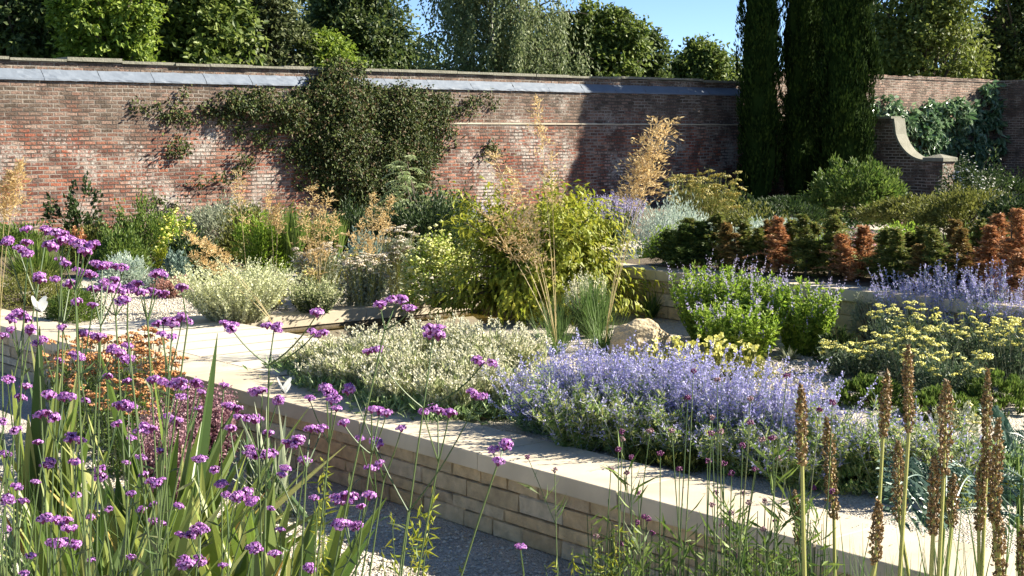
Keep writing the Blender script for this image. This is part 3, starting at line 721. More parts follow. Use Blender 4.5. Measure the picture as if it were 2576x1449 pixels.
# ------------------------------------------------------------------ climbers on the walls (wall coordinates: along, height)
def wall_ab(px, py):
    """point where a sight line meets the long wall: along, height"""
    d = _ray(px, py); Y = -25.75 / (d[0] / d[1] * .64 - .768); X = d[0] / d[1] * Y
    return X * .768 + Y * .64, HC + d[2] / d[1] * Y
def climber(name, label, patches, mat, Lf, thick, nper, cat, sec=None, off=0.0, droop=.6):
    r = root(name, ab(wall_ab(patches[0][0], 400)[0], -25.75 + off, 0), label, cat); o0 = np.array(r.location)
    g = Geo(); g2 = Geo(); st = []
    for (px, py, rw_, rh, dens) in patches:
        a0, z0 = wall_ab(px, py); Yc = (.64 * a0 + .768 * 25.75); s = ppm(Yc)
        ra = rw_ / s / .82; rz = rh / s; n = int(nper * dens * ra * rz * 3.14)
        nc = max(6, n // 28); th = RNG.uniform(0, 6.28, nc); rr = np.sqrt(RNG.uniform(0, 1, nc)) * (1 + RNG.normal(0, .12, nc))
        ca = a0 + np.cos(th) * rr * ra; cz = z0 + np.sin(th) * rr * rz; cd = RNG.uniform(.02, 1, nc) * thick * np.clip(1.25 - rr, .15, 1) * min(1, dens + .2)
        i = RNG.integers(0, nc, n)
        A = ca[i] + RNG.normal(0, .09, n); Z = cz[i] + RNG.normal(0, .07, n); D_ = np.abs(cd[i] + RNG.normal(0, .05, n)) + .01
        Z = np.clip(Z, .02, 3.72)
        P = np.stack([.768 * A + .64 * (-25.75 + off + D_), .64 * A - .768 * (-25.75 + off + D_), Z], 1) - o0
        nrm = np.array((.64, -.768, .35))
        D = rvec(n) * .9 + np.array((.2, -.3, -droop)); sel = RNG.random(n) < (.2 if sec else 0)
        N = np.tile(nrm, (n, 1))
        g.leaves(P[~sel], D[~sel], Lf * RNG.uniform(.5, 1.8, (~sel).sum()), Lf * .7 * RNG.uniform(.7, 1.2, (~sel).sum()), N=N[~sel])
        if sec: g2.leaves(P[sel], D[sel], Lf * RNG.uniform(.6, 1.3, sel.sum()), Lf * .6, N=N[sel])
        if dens > .6: st += [(ca[k], cz[k]) for k in range(min(4, nc))]
    link('foliage', g, M[mat], r)
    if sec: link('tinted_leaves', g2, M[sec], r)
    st = np.array(st); k = len(st); a0 = wall_ab(patches[0][0], 400)[0]; t = np.linspace(0, 1, 6)[None, :, None]
    s0 = ab(a0, -25.75 + off + .06, .0)[None] - o0
    e = np.stack([.768 * st[:, 0] + .64 * (-25.75 + off + .05), .64 * st[:, 0] - .768 * (-25.75 + off + .05), st[:, 1]], 1) - o0
    pth = s0[:, None] * (1 - t ** 2.2) + e[:, None] * t ** 2.2; pth[:, :, 2] = e[:, None, 2] * (t[:, :, 0] ** .7)
    g = Geo(); g.tubes(pth, np.linspace(.02, .005, 6)[None], 4); link('stem', g, M['bark'], r)
climber('wall_ivy', 'large dark ivy hanging down the middle of the long brick wall',
        [(860, 330, 95, 170, 1.2), (840, 270, 90, 70, 1.3), (1000, 290, 110, 75, 1.3), (980, 370, 100, 100, 1.2), (890, 450, 75, 90, 1.2), (930, 500, 90, 50, .9), (1010, 400, 80, 80, 1.1), (830, 370, 60, 80, 1.0), (950, 440, 110, 70, 1.1), (700, 265, 110, 38, 1.1), (590, 262, 60, 26, .55),
         (470, 265, 120, 34, .16), (420, 320, 80, 60, .07), (560, 290, 60, 40, .2), (1130, 262, 80, 26, .5), (1090, 330, 50, 60, .4), (1220, 250, 40, 12, .35), (780, 420, 60, 60, .25), (640, 330, 60, 36, .16), (830, 222, 50, 14, 1.0), (740, 340, 60, 60, .5),
         (430, 370, 55, 22, .22), (520, 450, 60, 18, .16), (480, 540, 110, 40, .18), (610, 350, 20, 90, .2), (1190, 370, 90, 10, .2), (1240, 385, 40, 10, .25)],
        'ivy', .062, .5, 2400, 'climber', sec='ivyred')
climber('vine', 'broad leaved green vine covering the grey brown wall at right',
        [(2300, 300, 110, 42, 1.0), (2210, 270, 60, 22, .9), (2400, 290, 80, 45, 1.1), (2330, 350, 70, 60, 1.0), (2430, 360, 70, 60, .9), (2490, 330, 40, 110, .8), (2360, 420, 90, 50, .7), (2540, 212, 30, 8, 1.0), (2480, 240, 40, 24, .7), (2230, 300, 60, 25, .9)],
        'vine', .17, .45, 420, 'climber', off=0.0)

# ------------------------------------------------------------------ back-left border
Z1 = .44
def shrub(*a, **k): return bush('shrub', *a, **k)
bush('climbing_rose', 'sparse dark leaved rose standing against the left of the brick wall', 'shrub', 195, 452, 24, 140, Z1, 'g_dark', .09, .05, 900, 26, spread=.09, inner=.3, rough=.3)
for (lb, px, yt, Y, wp, mt, n, kw) in [
    ('feathery mid green bush below the left wall shadow', 360, 548, 20, 130, 'g_mid', 3800, {}),
    ('fresh green bush left of the yellow spurge', 300, 600, 18.5, 110, 'g_mid', 3000, {}),
    ('grey green bush behind the bright spurge', 560, 525, 23, 150, 'greyg', 3800, {}),
    ('soft green bush right of the yellow spurge', 640, 540, 21, 150, 'g_olive', 4200, {}),
    ('fresh green fennel like bush beside the thin oat stalk', 660, 560, 19, 90, 'g_bright', 2600, {}),
    ('dark green bush low behind the blue leaved spurge', 480, 620, 18, 110, 'g_dark', 3200, {}),
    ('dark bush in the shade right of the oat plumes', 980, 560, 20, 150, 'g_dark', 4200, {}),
    ('large dark green bush behind the pale yellow bush', 1090, 520, 19.5, 190, 'g_dark', 6500, {}),
    ('grey green mound right of the white seed heads', 930, 620, 17.5, 120, 'g_blue', 3400, {}),
    ('green bush in front of the far left wall foot', 30, 590, 22, 160, 'g_mid', 3000, {}),
    ('low green bush near the red hot pokers', 230, 585, 20, 120, 'g_olive', 3000, {}),
    ('olive bush left of the rosemary spires', 770, 570, 20, 110, 'g_olive', 3400, {}),
    ('dull green bush under the ivy stem', 880, 540, 22, 110, 'g_dark', 3000, {})]:
    shrub(lb, 'bush', px, yt - 12, Y, wp * 1.25, Z1, mt, .06, .024, int(n * 1.4), 170, up=.7, rnd=.7, rough=.24, inner=.35, **kw)
shrub('spurge with bright yellow heads below the wall shadow', 'spurge', 440, 558, 19.5, 110, Z1, 'g_bright', .05, .02, 2200, 110, fl='blob', fmat='paleyl', fn=420, fs=.028)
shrub('small blue grey leaved spurge on the path edge', 'spurge', 440, 640, 17.2, 70, Z1, 'g_blue', .05, .025, 1500, 70)
shrub('small yellow green spurge beside the blue grey one', 'spurge', 410, 632, 17.4, 40, Z1, 'g_yellow', .05, .03, 600, 40)
loc, rx, h = spec(1060, 425, 21.5, 270, Z1); r = root('shrub', loc, 'airy tree like shrub with drooping ferny leaves against the ivy', 'shrub')
C, U = ell_clumps(48, rx * .85, rx * .75, h * .92, -.1, .35, .4); g = Geo(); t = np.linspace(0, 1, 6)[None, :, None]
pth = C[:, None] * (t ** 1.1); pth[:, :, 2] = C[:, None, 2] * (t[:, :, 0] ** .75); g.tubes(pth, np.linspace(.02, .006, 6)[None], 4); link('stem', g, M['bark'], r)
nf = 48 * 8; i = np.repeat(np.arange(48), 8); D = rvec(nf) * .9 + U[i] * .5; D[:, 2] = np.abs(D[:, 2]) * .7 + .3; fr = arcs(C[i] - RNG.uniform(0, .25, (nf, 1)) * C[i] * np.array((.3, .3, 1)), D, RNG.uniform(.25, .5, nf), .6, 12)
g = Geo(); g.tubes(fr, .003, 3); T_ = unit(np.gradient(fr, axis=1)); sd = unit(np.cross(T_, np.broadcast_to(np.array((0, 0, 1.)), T_.shape)))
for sg in (-1, 1): g.leaves(fr[:, 1:].reshape(-1, 3), (sd[:, 1:] * sg + T_[:, 1:] * .45 - np.array((0, 0, .25))).reshape(-1, 3), .085 * RNG.uniform(.7, 1.2, nf * 11), .026, N=np.tile(np.array((0, 0, 1.)), (nf * 11, 1)))
link('foliage', g, M['fern'], r)
shrub('silver white wormwood mound behind the verbena cluster', 'wormwood', 310, 655, 17, 130, Z1, 'silver', .05, .014, 3400, 130)
shrub('low pinkish stonecrop mat at the path end', 'stonecrop', 435, 700, 16.2, 90, Z1, 'pinkbr', .025, .015, 2400, 120, lo=0)
shrub('mossy green thyme mound spilling over the left wall', 'thyme', 60, 690, 15.4, 270, Z1, 'g_olive', .03, .012, 6500, 260, lo=0, up=.6)
shrub('green thyme mound at the end of the left wall', 'thyme', 185, 728, 14.2, 140, Z1, 'g_mid', .03, .012, 5200, 200, lo=-.05, up=.6)
grass('rosemary', 'dark green rosemary spires at the left edge behind the thyme', 90, 612, 17, 210, Z1, 'g_mid', n=900, wd=.02, droop=.1, lean=.9, cat='rosemary')
grass('rosemary', 'upright green rosemary spires between the oat plumes', 730, 535, 19, 90, Z1, 'g_mid', n=500, wd=.022, droop=.1, lean=.8, cat='rosemary')
grass('rosemary', 'upright green rosemary spires right of the tall oat plumes', 830, 545, 18.6, 80, Z1, 'g_mid', n=420, wd=.022, droop=.1, lean=.8, cat='rosemary')
for k, (px, yt) in enumerate(((188, 585), (206, 592), (172, 600))):
    loc, rx, h = spec(px, yt, 19, 10, Z1); r = root('red_hot_poker', loc, ORD[k] + ' of the small orange red pokers seen from left' if k else 'tallest small orange red poker below the wall rose', 'flower', 'red hot pokers')
    g = Geo(); t = np.linspace(0, 1, 4); g.tubes(np.stack([0 * t, 0 * t, t * h * .8], 1)[None], .008, 4); link('stem', g, M['g_mid'], r)
    g = Geo(); spikes(g, np.array([[0, 0, h * .75]]), np.array([[0, 0, 1.]]), .2, .05, 40); link('flower_head', g, M['rust'], r)
# pale upright lavender-cotton type mounds by the pool
def spires(name, label, cat, px, yt, Y, wpx, zg, n, stem, leaf, flower, hh=.5, fs=.16, fr=.016, lean=.7, group=None, thin=.004, leafn=10, m_=14, flname='flower_spike', lo=.55, leafL=.05, leafW=.014, fsel=1.0, lu=.6, lr_=1.0):
    loc, rx, h = spec(px, yt, Y, wpx, zg)
    r = root(name, loc, label, cat, group)
    th = RNG.uniform(0, 6.283, n); rad = np.sqrt(RNG.uniform(0, 1, n))
    P = np.stack([np.cos(th) * rad * rx * .45, np.sin(th) * rad * rx * .45, 0 * th], 1)
    D = np.stack([np.cos(th) * rad * rx * lean, np.sin(th) * rad * rx * lean, np.full(n, h)], 1)
    Ln = np.linalg.norm(D, axis=1) * RNG.uniform(lo, 1.05, n) * (1 - .18 * rad ** 2)
    path = arcs(P, D, Ln, .05, 6, .035)
    g = Geo(); g.tubes(path, np.linspace(thin, thin * .5, 6)[None], 3); link('stem', g, M[stem], r)
    tip = path[:, -1]; ax = unit(path[:, -1] - path[:, -2])
    if leaf:
        m2 = n * leafn; i = np.repeat(np.arange(n), leafn); u = RNG.uniform(.05, hh + .25, m2) * 5; k0 = np.minimum(u.astype(int), 4); f = (u - k0)[:, None]
        Q = path[i, k0] * (1 - f) + path[i, k0 + 1] * f
        g = Geo(); g.leaves(Q, rvec(m2) * lr_ + np.array((0, 0, lu)), leafL * RNG.uniform(.6, 1.3, m2), leafW * RNG.uniform(.7, 1.3, m2)); link('foliage', g, M[leaf], r)
    if flower:
        kf = int(n * fsel); tip = tip[:kf]; ax = ax[:kf]; g = Geo(); H = fs * RNG.uniform(.6, 1.3, kf); spikes(g, tip - ax * (H * (.75 if fsel == 1 else .3))[:, None], ax, H, fr, m_); link(flname, g, M[flower], r)['kind'] = 'stuff'
    return r, rx, h, path
spires('grey_shrub', 'pale yellow green spiky mound at the pool corner', 'shrub', 590, 655, 14.0, 260, Z1, 420, 'greyg', 'cream', 'cream', fs=.22, fr=.022, lean=1.1, leafn=12, leafL=.03, m_=20, lo=.4)
spires('grey_shrub', 'small cream spiky mound right of the pale pool corner mound', 'shrub', 790, 700, 14.6, 130, Z1, 130, 'greyg', 'g_dark', 'lych', fs=.18, fr=.02, lean=1.0, m_=16)
shrub('bushy mound of pale lemon flowers left of the peach like shrub', 'bush', 1100, 612, 15.2, 170, Z1, 'g_bright', .04, .016, 3000, 150, fl='blob', fmat='lemon', fn=2200, fs=.026, lo=-.3, rough=.08)
for (px, yt, Y, wp, lb) in ((800, 615, 15.8, 140, 'faded white yarrow heads left of the orange daisies'), (1000, 570, 16.4, 100, 'tall faded white yarrow heads behind the lemon bush'), (920, 640, 15.2, 120, 'faded brown white yarrow left of the lemon bush')):
    loc, rx, h = spec(px, yt, Y, wp, Z1); r = root('faded_yarrow', loc, lb, 'yarrow')
    n = 70; th = RNG.uniform(0, 6.28, n); rad = np.sqrt(RNG.uniform(0, 1, n)); P = np.stack([np.cos(th) * rad * rx * .5, np.sin(th) * rad * rx * .5, 0 * th], 1)
    D = np.stack([np.cos(th) * rad * rx * .6, np.sin(th) * rad * rx * .6, np.full(n, h)], 1); path = arcs(P, D, np.linalg.norm(D, axis=1) * RNG.uniform(.5, 1, n), 0, 5, .02)
    g = Geo(); g.tubes(path, .005, 3); link('stem', g, M['podstem'], r)
    heads_on(r, path[:, -1], 'plate', 'brownseed', .045 * RNG.uniform(.6, 1.3, n))
    m2 = 2600; P = np.stack([RNG.normal(0, rx * .4, m2), RNG.normal(0, rx * .4, m2), RNG.uniform(0, h * .8, m2)], 1)
    g = Geo(); g.leaves(P, rvec(m2) + np.array((0, 0, .5)), .05, .016); link('foliage', g, M['greyg'], r)
for (px, yt, Y, wp, lb) in ((880, 650, 15.4, 60, 'orange yellow daisies between the faded yarrows'), (690, 685, 15.0, 60, 'orange yellow daisies behind the pale pool corner mound'), (770, 680, 15.4, 60, 'orange yellow daisies beside the brown seed stalks')):
    bush('daisy_clump', lb, 'flower clump', px, yt, Y, wp, Z1, 'greyg', .04, .014, 700, 50, fl='blob', fmat='ylwflower', fn=130, fs=.022)

# ------------------------------------------------------------------ middle garden
ZT = .43
# peach-like shrub in the centre: leaning boughs with long drooping leaves
def bough_shrub(label, px, yt, Y, wpx, zg, n_b=90):
    loc, rx, h = spec(px, yt, Y, wpx, zg); r = root('large_shrub', loc, label, 'shrub')
    C, U = ell_clumps(n_b, rx, rx, h, -.45, .55, .2)
    C[:, 2] = np.maximum(C[:, 2], .18)
    t = np.linspace(0, 1, 8); b0 = np.zeros((n_b, 3)); b0[:, :2] = RNG.normal(0, .08, (n_b, 2))
    path = b0[:, None] * (1 - t)[None, :, None] + C[:, None] * t[None, :, None]; path[:, :, 2] += (np.sin(t * math.pi) * .16)[None] * RNG.uniform(.3, 1.2, (n_b, 1)); path[:, :, :2] *= (t ** .6)[None, :, None] * .5 + .5
    g = Geo(); g.tubes(path, np.linspace(.014, .003, 8)[None], 4); link('stem', g, M['bark'], r)
    m_ = n_b * 90; i = RNG.integers(0, n_b, m_); u = RNG.uniform(.35, 1.12, m_) * 7; k = np.minimum(u.astype(int), 6); f = (u - k)[:, None]
    P = path[i, k] * (1 - f) + path[i, k + 1] * f + RNG.normal(0, .055, (m_, 3))
    g = Geo(); g.leaves(P, U[i] * .7 + .6 * rvec(m_) - np.array((0, 0, .75)), RNG.uniform(.06, .12, m_), RNG.uniform(.022, .036, m_), N=U[i] + np.array((0, 0, .6)), fold=.25)
    link('foliage', g, M['g_yellow'], r)
bough_shrub('large yellow green shrub with drooping narrow leaves at centre', 1365, 490, 14.4, 450, ZT, 210)
grass('grass_clump', 'dark green grass tuft at the foot of the large yellow green shrub', 1400, 745, 13.0, 150, ZT, n=420, wd=.007, lean=.7)
grass('grass_clump', 'bluish green grass tuft left of the sandstone boulder', 1490, 690, 13.0, 190, ZT, n=620, wd=.007, lean=.7)
grass('grass_clump', 'small arching grass tuft between boulder and seat wall', 1640, 715, 14.4, 110, ZT, n=140, wd=.012, lean=1.0)
grass('grass_clump', 'small stiff tuft at the front of the green sage clump', 1985, 870, 11.7, 110, ZT, mat='greyg', n=90, wd=.014, lean=1.0)
spires('grey_shrub', 'wispy pale grey seed heads above the bluish grass tuft', 'shrub', 1475, 680, 13.2, 110, ZT, 90, 'greyg', None, 'lychflower', fs=.12, fr=.018, lean=.8, m_=12)
# boulder
def boulder(label, px, py, Y, wpx, hpx):
    p = at_y(px, py, Y); s = ppm(Y); r = root('boulder', (p[0], Y, ZT - .03), label, 'rock'); rx = wpx / 2 / s; h = hpx / s + .05
    bpy_me = bpy.data.meshes.new('rock'); import bmesh
    bm = bmesh.new(); bmesh.ops.create_icosphere(bm, subdivisions=5, radius=1)
    pl = [(Vector((.1, -.5, .86)).normalized(), .78), (Vector((-.5, -.8, .25)).normalized(), .78), (Vector((.75, -.6, .1)).normalized(), .72), (Vector((.6, .1, .75)).normalized(), .80), (Vector((-.9, .2, .3)).normalized(), .85), (Vector((-.3, .2, .95)).normalized(), .72), (Vector((.2, -.95, .45)).normalized(), .80)]
    from mathutils import noise
    for v in bm.verts:
        c = v.co.copy()
        for nrm, dd in pl:
            k = c.dot(nrm) - dd
            if k > 0: c -= nrm * k * .93
        c *= 1 + .09 * noise.noise(c * 2.2) + .045 * noise.noise(Vector((c.x * 3, c.y * 3, c.z * 11))) + .015 * noise.noise(c * 18)
        v.co = Vector((c.x * rx * 1.15, c.y * rx, max(-.02, (c.z + .45) / 1.25 * h)))
    bm.to_mesh(bpy_me); bm.free()
    link('stone', bpy_me, M['rock'], r)
boulder('weathered cream sandstone boulder sitting in the gravel', 1608, 865, 12.0, 138, 84)
# golden oat grass
def oats(label, px, pyb, Y, stalks, zg=ZT, plume=.55, dens=150, tuft=220, wtuft=150, leaf='gold', group='golden oat grasses'):
    """stalks: (tip px, tip py, plume length px)"""
    p = at_y(px, pyb, Y); r = root('golden_oat_grass', (p[0], Y, zg), label, 'ornamental grass', group)
    if tuft:
        th = RNG.uniform(0, 6.283, tuft); sp = RNG.uniform(.05, 1, tuft); D = np.stack([np.cos(th) * sp, np.sin(th) * sp, np.full(tuft, 1.)], 1)
        path = arcs(np.stack([np.cos(th), np.sin(th), th * 0], 1) * .05, D, RNG.uniform(.3, .6, tuft), .55 * sp, 6, .03)
        g = Geo(); g.ribbons(path, .005 * np.array([.8, 1, .9, .7, .4, .1])[None], np.stack([-np.sin(th), np.cos(th), 0 * th], 1)); link('blade', g, M['grassleaf'], r)
    for (tx, ty, pl) in stalks:
        tip = at_y(tx, ty, Y + RNG.uniform(-.2, .2)) - np.array((p[0], Y, zg)); L_ = np.linalg.norm(tip); pm = pl / ppm(Y)
        t = np.linspace(0, 1, 9); path = np.stack([tip[0] * t ** 1.25, tip[1] * t, tip[2] * t ** .93], 1)
        g = Geo(); g.tubes(path[None], np.linspace(.0035, .0014, 9)[None], 4); link('stalk', g, M['straw'], r)
        # open panicle: whorls of drooping thread branches with spikelets
        nb = dens; u = RNG.uniform(0, 1, nb); q = 1 - (1 - u) * pm / L_; k = np.minimum((q * 8).astype(int), 7); f = (q * 8 - k)[:, None]
        B = path[k] * (1 - f) + path[k + 1] * f; out = rvec(nb); out[:, 2] = np.abs(out[:, 2]) * .8 + .25; Rr = pm * .42 * (1.0 - u * .72) * RNG.uniform(.35, 1.05, nb)
        bp = arcs(B, out, Rr, .55, 4)
        g = Geo(); g.tubes(bp, .0007, 3)
        ns = 4; i = np.repeat(np.arange(nb), ns); kk = RNG.integers(1, 4, nb * ns); P = bp[i, kk] + RNG.normal(0, .012, (nb * ns, 3))
        g.leaves(P, out[i] * .8 + .45 * rvec(nb * ns) - np.array((0, 0, .15)), RNG.uniform(.030, .055, nb * ns), RNG.uniform(.008, .014, nb * ns)); link('plume', g, M[leaf], r)
oats('golden oat grass right of centre with one thick bright plume', 1520, 885, 12.2, [(1655, 292, 235), (1690, 300, 215), (1625, 340, 190), (1668, 330, 190)], dens=85, tuft=160)
oats('golden oat grass with tall thin stalks in front of the yellow green shrub', 1400, 870, 12.0, [(1240, 385, 200), (1352, 250, 150), (1290, 430, 200), (1210, 520, 160), (1330, 520, 170), (1265, 540, 160), (1385, 380, 150), (1310, 560, 160)], dens=42, tuft=160)
oats('golden oat grass with a single plume left of the thin twin stalk', 625, 700, 14.9, [(597, 438, 140)], dens=50, tuft=0)
oats('golden oat grass with a thin short plume on a bare stalk', 692, 700, 14.9, [(678, 488, 90), (700, 520, 70)], dens=50, tuft=0)
oats('golden oat grass with several bronze plumes before the ivy stem', 800, 720, 15.0, [(785, 468, 120), (825, 482, 110), (760, 520, 110), (850, 540, 120), (808, 560, 120), (775, 600, 110)], dens=42, tuft=60)
oats('golden oat grass with broad bronze plumes behind the faded yarrow', 940, 700, 15.6, [(905, 560, 110), (935, 490, 100), (960, 520, 110), (880, 590, 110), (985, 500, 90), (930, 600, 100)], dens=42, tuft=60)
oats('golden oat grass leaning left above the pale pool corner mound', 690, 800, 13.6, [(505, 600, 100), (480, 640, 80), (470, 590, 80)], dens=50, tuft=0)
oats('golden oat grass with one bright plume at the far left edge', -8, 690, 12.5, [(48, 410, 150), (20, 440, 120)], dens=110, tuft=0)
# green sage clump with thin mauve spikes
def sage(label, px, yt, Y, wpx, n=170, fs=.2):
    loc, rx, h = spec(px, yt, Y, wpx, ZT)
    r = root('sage_clump', loc, label, 'sage')
    C, U = ell_clumps(220, rx, rx * .75, h * .86, -.1, .5, .1); m_ = 9500; i = RNG.integers(0, 220, m_); P = C[i] + RNG.normal(0, .055, (m_, 3)); P[:, 2] = np.abs(P[:, 2])
    g = Geo(); g.leaves(P, rvec(m_) * .8 + U[i] * .5 + np.array((0, 0, .5)), RNG.uniform(.03, .055, m_), RNG.uniform(.016, .028, m_), N=U[i] + np.array((0, 0, .8))); link('foliage', g, M['g_bright'], r)
    th = RNG.uniform(0, 6.28, n); rad = np.sqrt(RNG.uniform(0, 1, n)); E_ = np.stack([np.cos(th) * rad * rx * .95, np.sin(th) * rad * rx * .7, h * (.78 + .2 * RNG.random(n)) * np.sqrt(np.clip(1 - .55 * rad ** 2, 0, 1))], 1)
    t = np.linspace(0, 1, 4)[None, :, None]; pth = E_[:, None] * np.array((.4, .4, 0)) * (1 - t) + E_[:, None] * t; g = Geo(); g.tubes(pth, .003, 3); link('stem', g, M['g_mid'], r)
    g = Geo(); spikes(g, E_ - np.array((0, 0, .05)), np.array((0, 0, 1.)) + .12 * rvec(n), fs * RNG.uniform(.6, 1.2, n), .014, 18); link('flower_spike', g, M['salvia'], r)['kind'] = 'stuff'
    m_ = 1400; P = np.stack([RNG.normal(0, rx * .5, m_), RNG.normal(0, rx * .4, m_) - rx * .25, RNG.uniform(.02, h * .28, m_)], 1); g = Geo(); g.leaves(P, rvec(m_), .035, .014); link('dry_leaves', g, M['gold'], r)
for (lb, px, yt, Y, wp, n, fs) in (('tall green sage clump with mauve spikes behind the boulder', 1800, 655, 12.8, 260, 230, .2), ('green sage clump joining the tall and low ones', 1905, 675, 12.4, 200, 170, .18), ('lower green sage clump with mauve spikes beside the yellow yarrow', 2030, 700, 12.0, 190, 170, .14), ('low bright green sage clump at the front of the group', 1860, 745, 11.8, 280, 170, .08)):
    spires('sage_clump', lb, 'sage', px, yt, Y, wp, ZT, n, 'g_mid', 'g_bright', 'salvia', fs=fs, fr=.015, lean=.62, leafn=46, m_=14, lo=.5, leafL=.045, leafW=.022, hh=.74, fsel=.3, group='green sage clumps')
sage('distant green sage with mauve spikes behind the large yellow green shrub', 1680, 575, 17.5, 130, 80, .18)
spires('lavender', 'dark green lavender bank with faded spikes under the wall shadow', 'lavender', 1535, 482, 24, 170, ZT, 420, 'g_mid', 'g_dark', 'salvia', fs=.16, fr=.02, lean=.9, leafn=14, leafL=.07)
spires('lavender', 'grey lavender behind the ferny shrub beside the wall foot', 'lavender', 1170, 505, 25, 130, ZT, 240, 'greyg', 'greyg', 'salvia', fs=.16, fr=.02, lean=.9, leafn=12, leafL=.06)
shrub('silvery wormwood mound left of the yellow fennel', 'wormwood', 1700, 512, 21, 210, ZT, 'silver', .06, .016, 5500, 190, up=.9)
shrub('silvery wormwood mound behind the bronze yews', 'wormwood', 1960, 560, 18, 190, .9, 'silver', .05, .015, 4500, 170, up=.9)
shrub('small silvery wormwood behind the leftmost green yews', 'wormwood', 1800, 575, 17, 90, .9, 'silver', .05, .015, 1800, 80, up=.9)
# fennel
L('fennelhead', (.34, .30, .06), (.50, .40, .10), (.44, .40, .12))
loc, rx, h = spec(1775, 432, 22.5, 200, ZT); r = root('fennel', loc, 'tall yellow flowering fennel in front of the left cypress', 'fennel')
n = 95; th = RNG.uniform(0, 6.28, n); rad = np.sqrt(RNG.uniform(0, 1, n)); P = np.stack([np.cos(th), np.sin(th), 0 * th], 1) * (rad * rx * .3)[:, None]
E_ = np.stack([np.cos(th) * rad * rx, np.sin(th) * rad * rx, h * RNG.uniform(.55, 1.0, n)], 1); t = np.linspace(0, 1, 5)[None, :, None]; pth = P[:, None] * (1 - t) + E_[:, None] * t
g = Geo(); g.tubes(pth, np.linspace(.010, .004, 5)[None], 3); link('stem', g, M['podstem'], r)
heads_on(r, E_, 'plate', 'fennelhead', .07 * RNG.uniform(.7, 1.3, n))
m_ = 6500; i = RNG.integers(0, n, m_); u = RNG.uniform(.0, .95, m_)[:, None]; P2 = P[i] * (1 - u) + E_[i] * u + RNG.normal(0, .07, (m_, 3)); P2[:, 2] = np.abs(P2[:, 2]); g = Geo(); g.leaves(P2, rvec(m_) + np.array((0, 0, .3)), .09, .012); link('foliage', g, M['g_olive'], r)
# rosemary spikes by the cypress foot
grass('rosemary', 'rosemary spires at the foot of the left cypress', 1900, 545, 20, 90, .9, 'g_mid', n=420, wd=.02, droop=.1, lean=.8, cat='rosemary')
# big round bush and neighbours, upper terrace
def conifer_bush(label, px, yt, Y, wpx, zg, mat, n, **k):
    return bush('evergreen_bush', label, 'bush', px, yt, Y, wpx, zg, mat, n=n, **k)
conifer_bush('large rounded dark green bush in front of the scroll wall', 2160, 425, 27, 270, .5, 'g_mid', 17000, Lf=.09, Wf=.035, nc=300, rough=.09, droop=-.1, spread=.05, stems=20, lo=-.3)
conifer_bush('low dark green bush right of the large rounded bush', 2300, 500, 22, 240, .9, 'g_olive', 7500, Lf=.07, Wf=.025, nc=200, spread=.07)
conifer_bush('dark green bush behind the rust coloured yews', 2430, 480, 19, 260, .9, 'g_olive', 8500, Lf=.06, Wf=.022, nc=220, spread=.07)
conifer_bush('dark bush at the right edge above the rust coloured yew', 2560, 495, 18, 180, .9, 'g_dark', 6000, Lf=.06, Wf=.022, nc=160, spread=.07)
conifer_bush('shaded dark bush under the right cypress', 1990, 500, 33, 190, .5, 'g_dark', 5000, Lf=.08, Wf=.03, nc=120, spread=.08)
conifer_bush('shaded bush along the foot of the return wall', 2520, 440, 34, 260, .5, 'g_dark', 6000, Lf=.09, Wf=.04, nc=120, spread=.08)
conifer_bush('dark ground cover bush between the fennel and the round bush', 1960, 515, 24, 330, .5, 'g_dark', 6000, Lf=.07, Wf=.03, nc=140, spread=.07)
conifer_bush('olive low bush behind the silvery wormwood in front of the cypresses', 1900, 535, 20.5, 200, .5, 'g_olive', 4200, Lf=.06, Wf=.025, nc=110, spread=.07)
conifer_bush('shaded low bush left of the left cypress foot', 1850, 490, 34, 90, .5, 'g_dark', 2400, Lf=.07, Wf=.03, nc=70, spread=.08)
shrub('open shrub with small white leaves beside the brick pier', 'shrub', 2445, 412, 30, 150, .5, 'g_dark', .08, .04, 2200, 110, rough=.3, fl='disc', fmat='white', fn=420, fs=.024)
shrub('bright green bush with pink flowers behind the pinkish brown yew', 'bush', 2260, 572, 15.5, 150, .9, 'g_bright', .045, .022, 3200, 130, fl='blob', fmat='pink', fn=150, fs=.015)
shrub('pale pink flowered bush between two bronze yews', 'bush', 2170, 585, 14.8, 130, .9, 'greyg', .035, .018, 1800, 90, fl='disc', fmat='pink', fn=320, fs=.018)
shrub('cream and green bush behind the bronze yew row', 'bush', 1880, 570, 15.5, 150, .9, 'silver', .04, .016, 2400, 100)
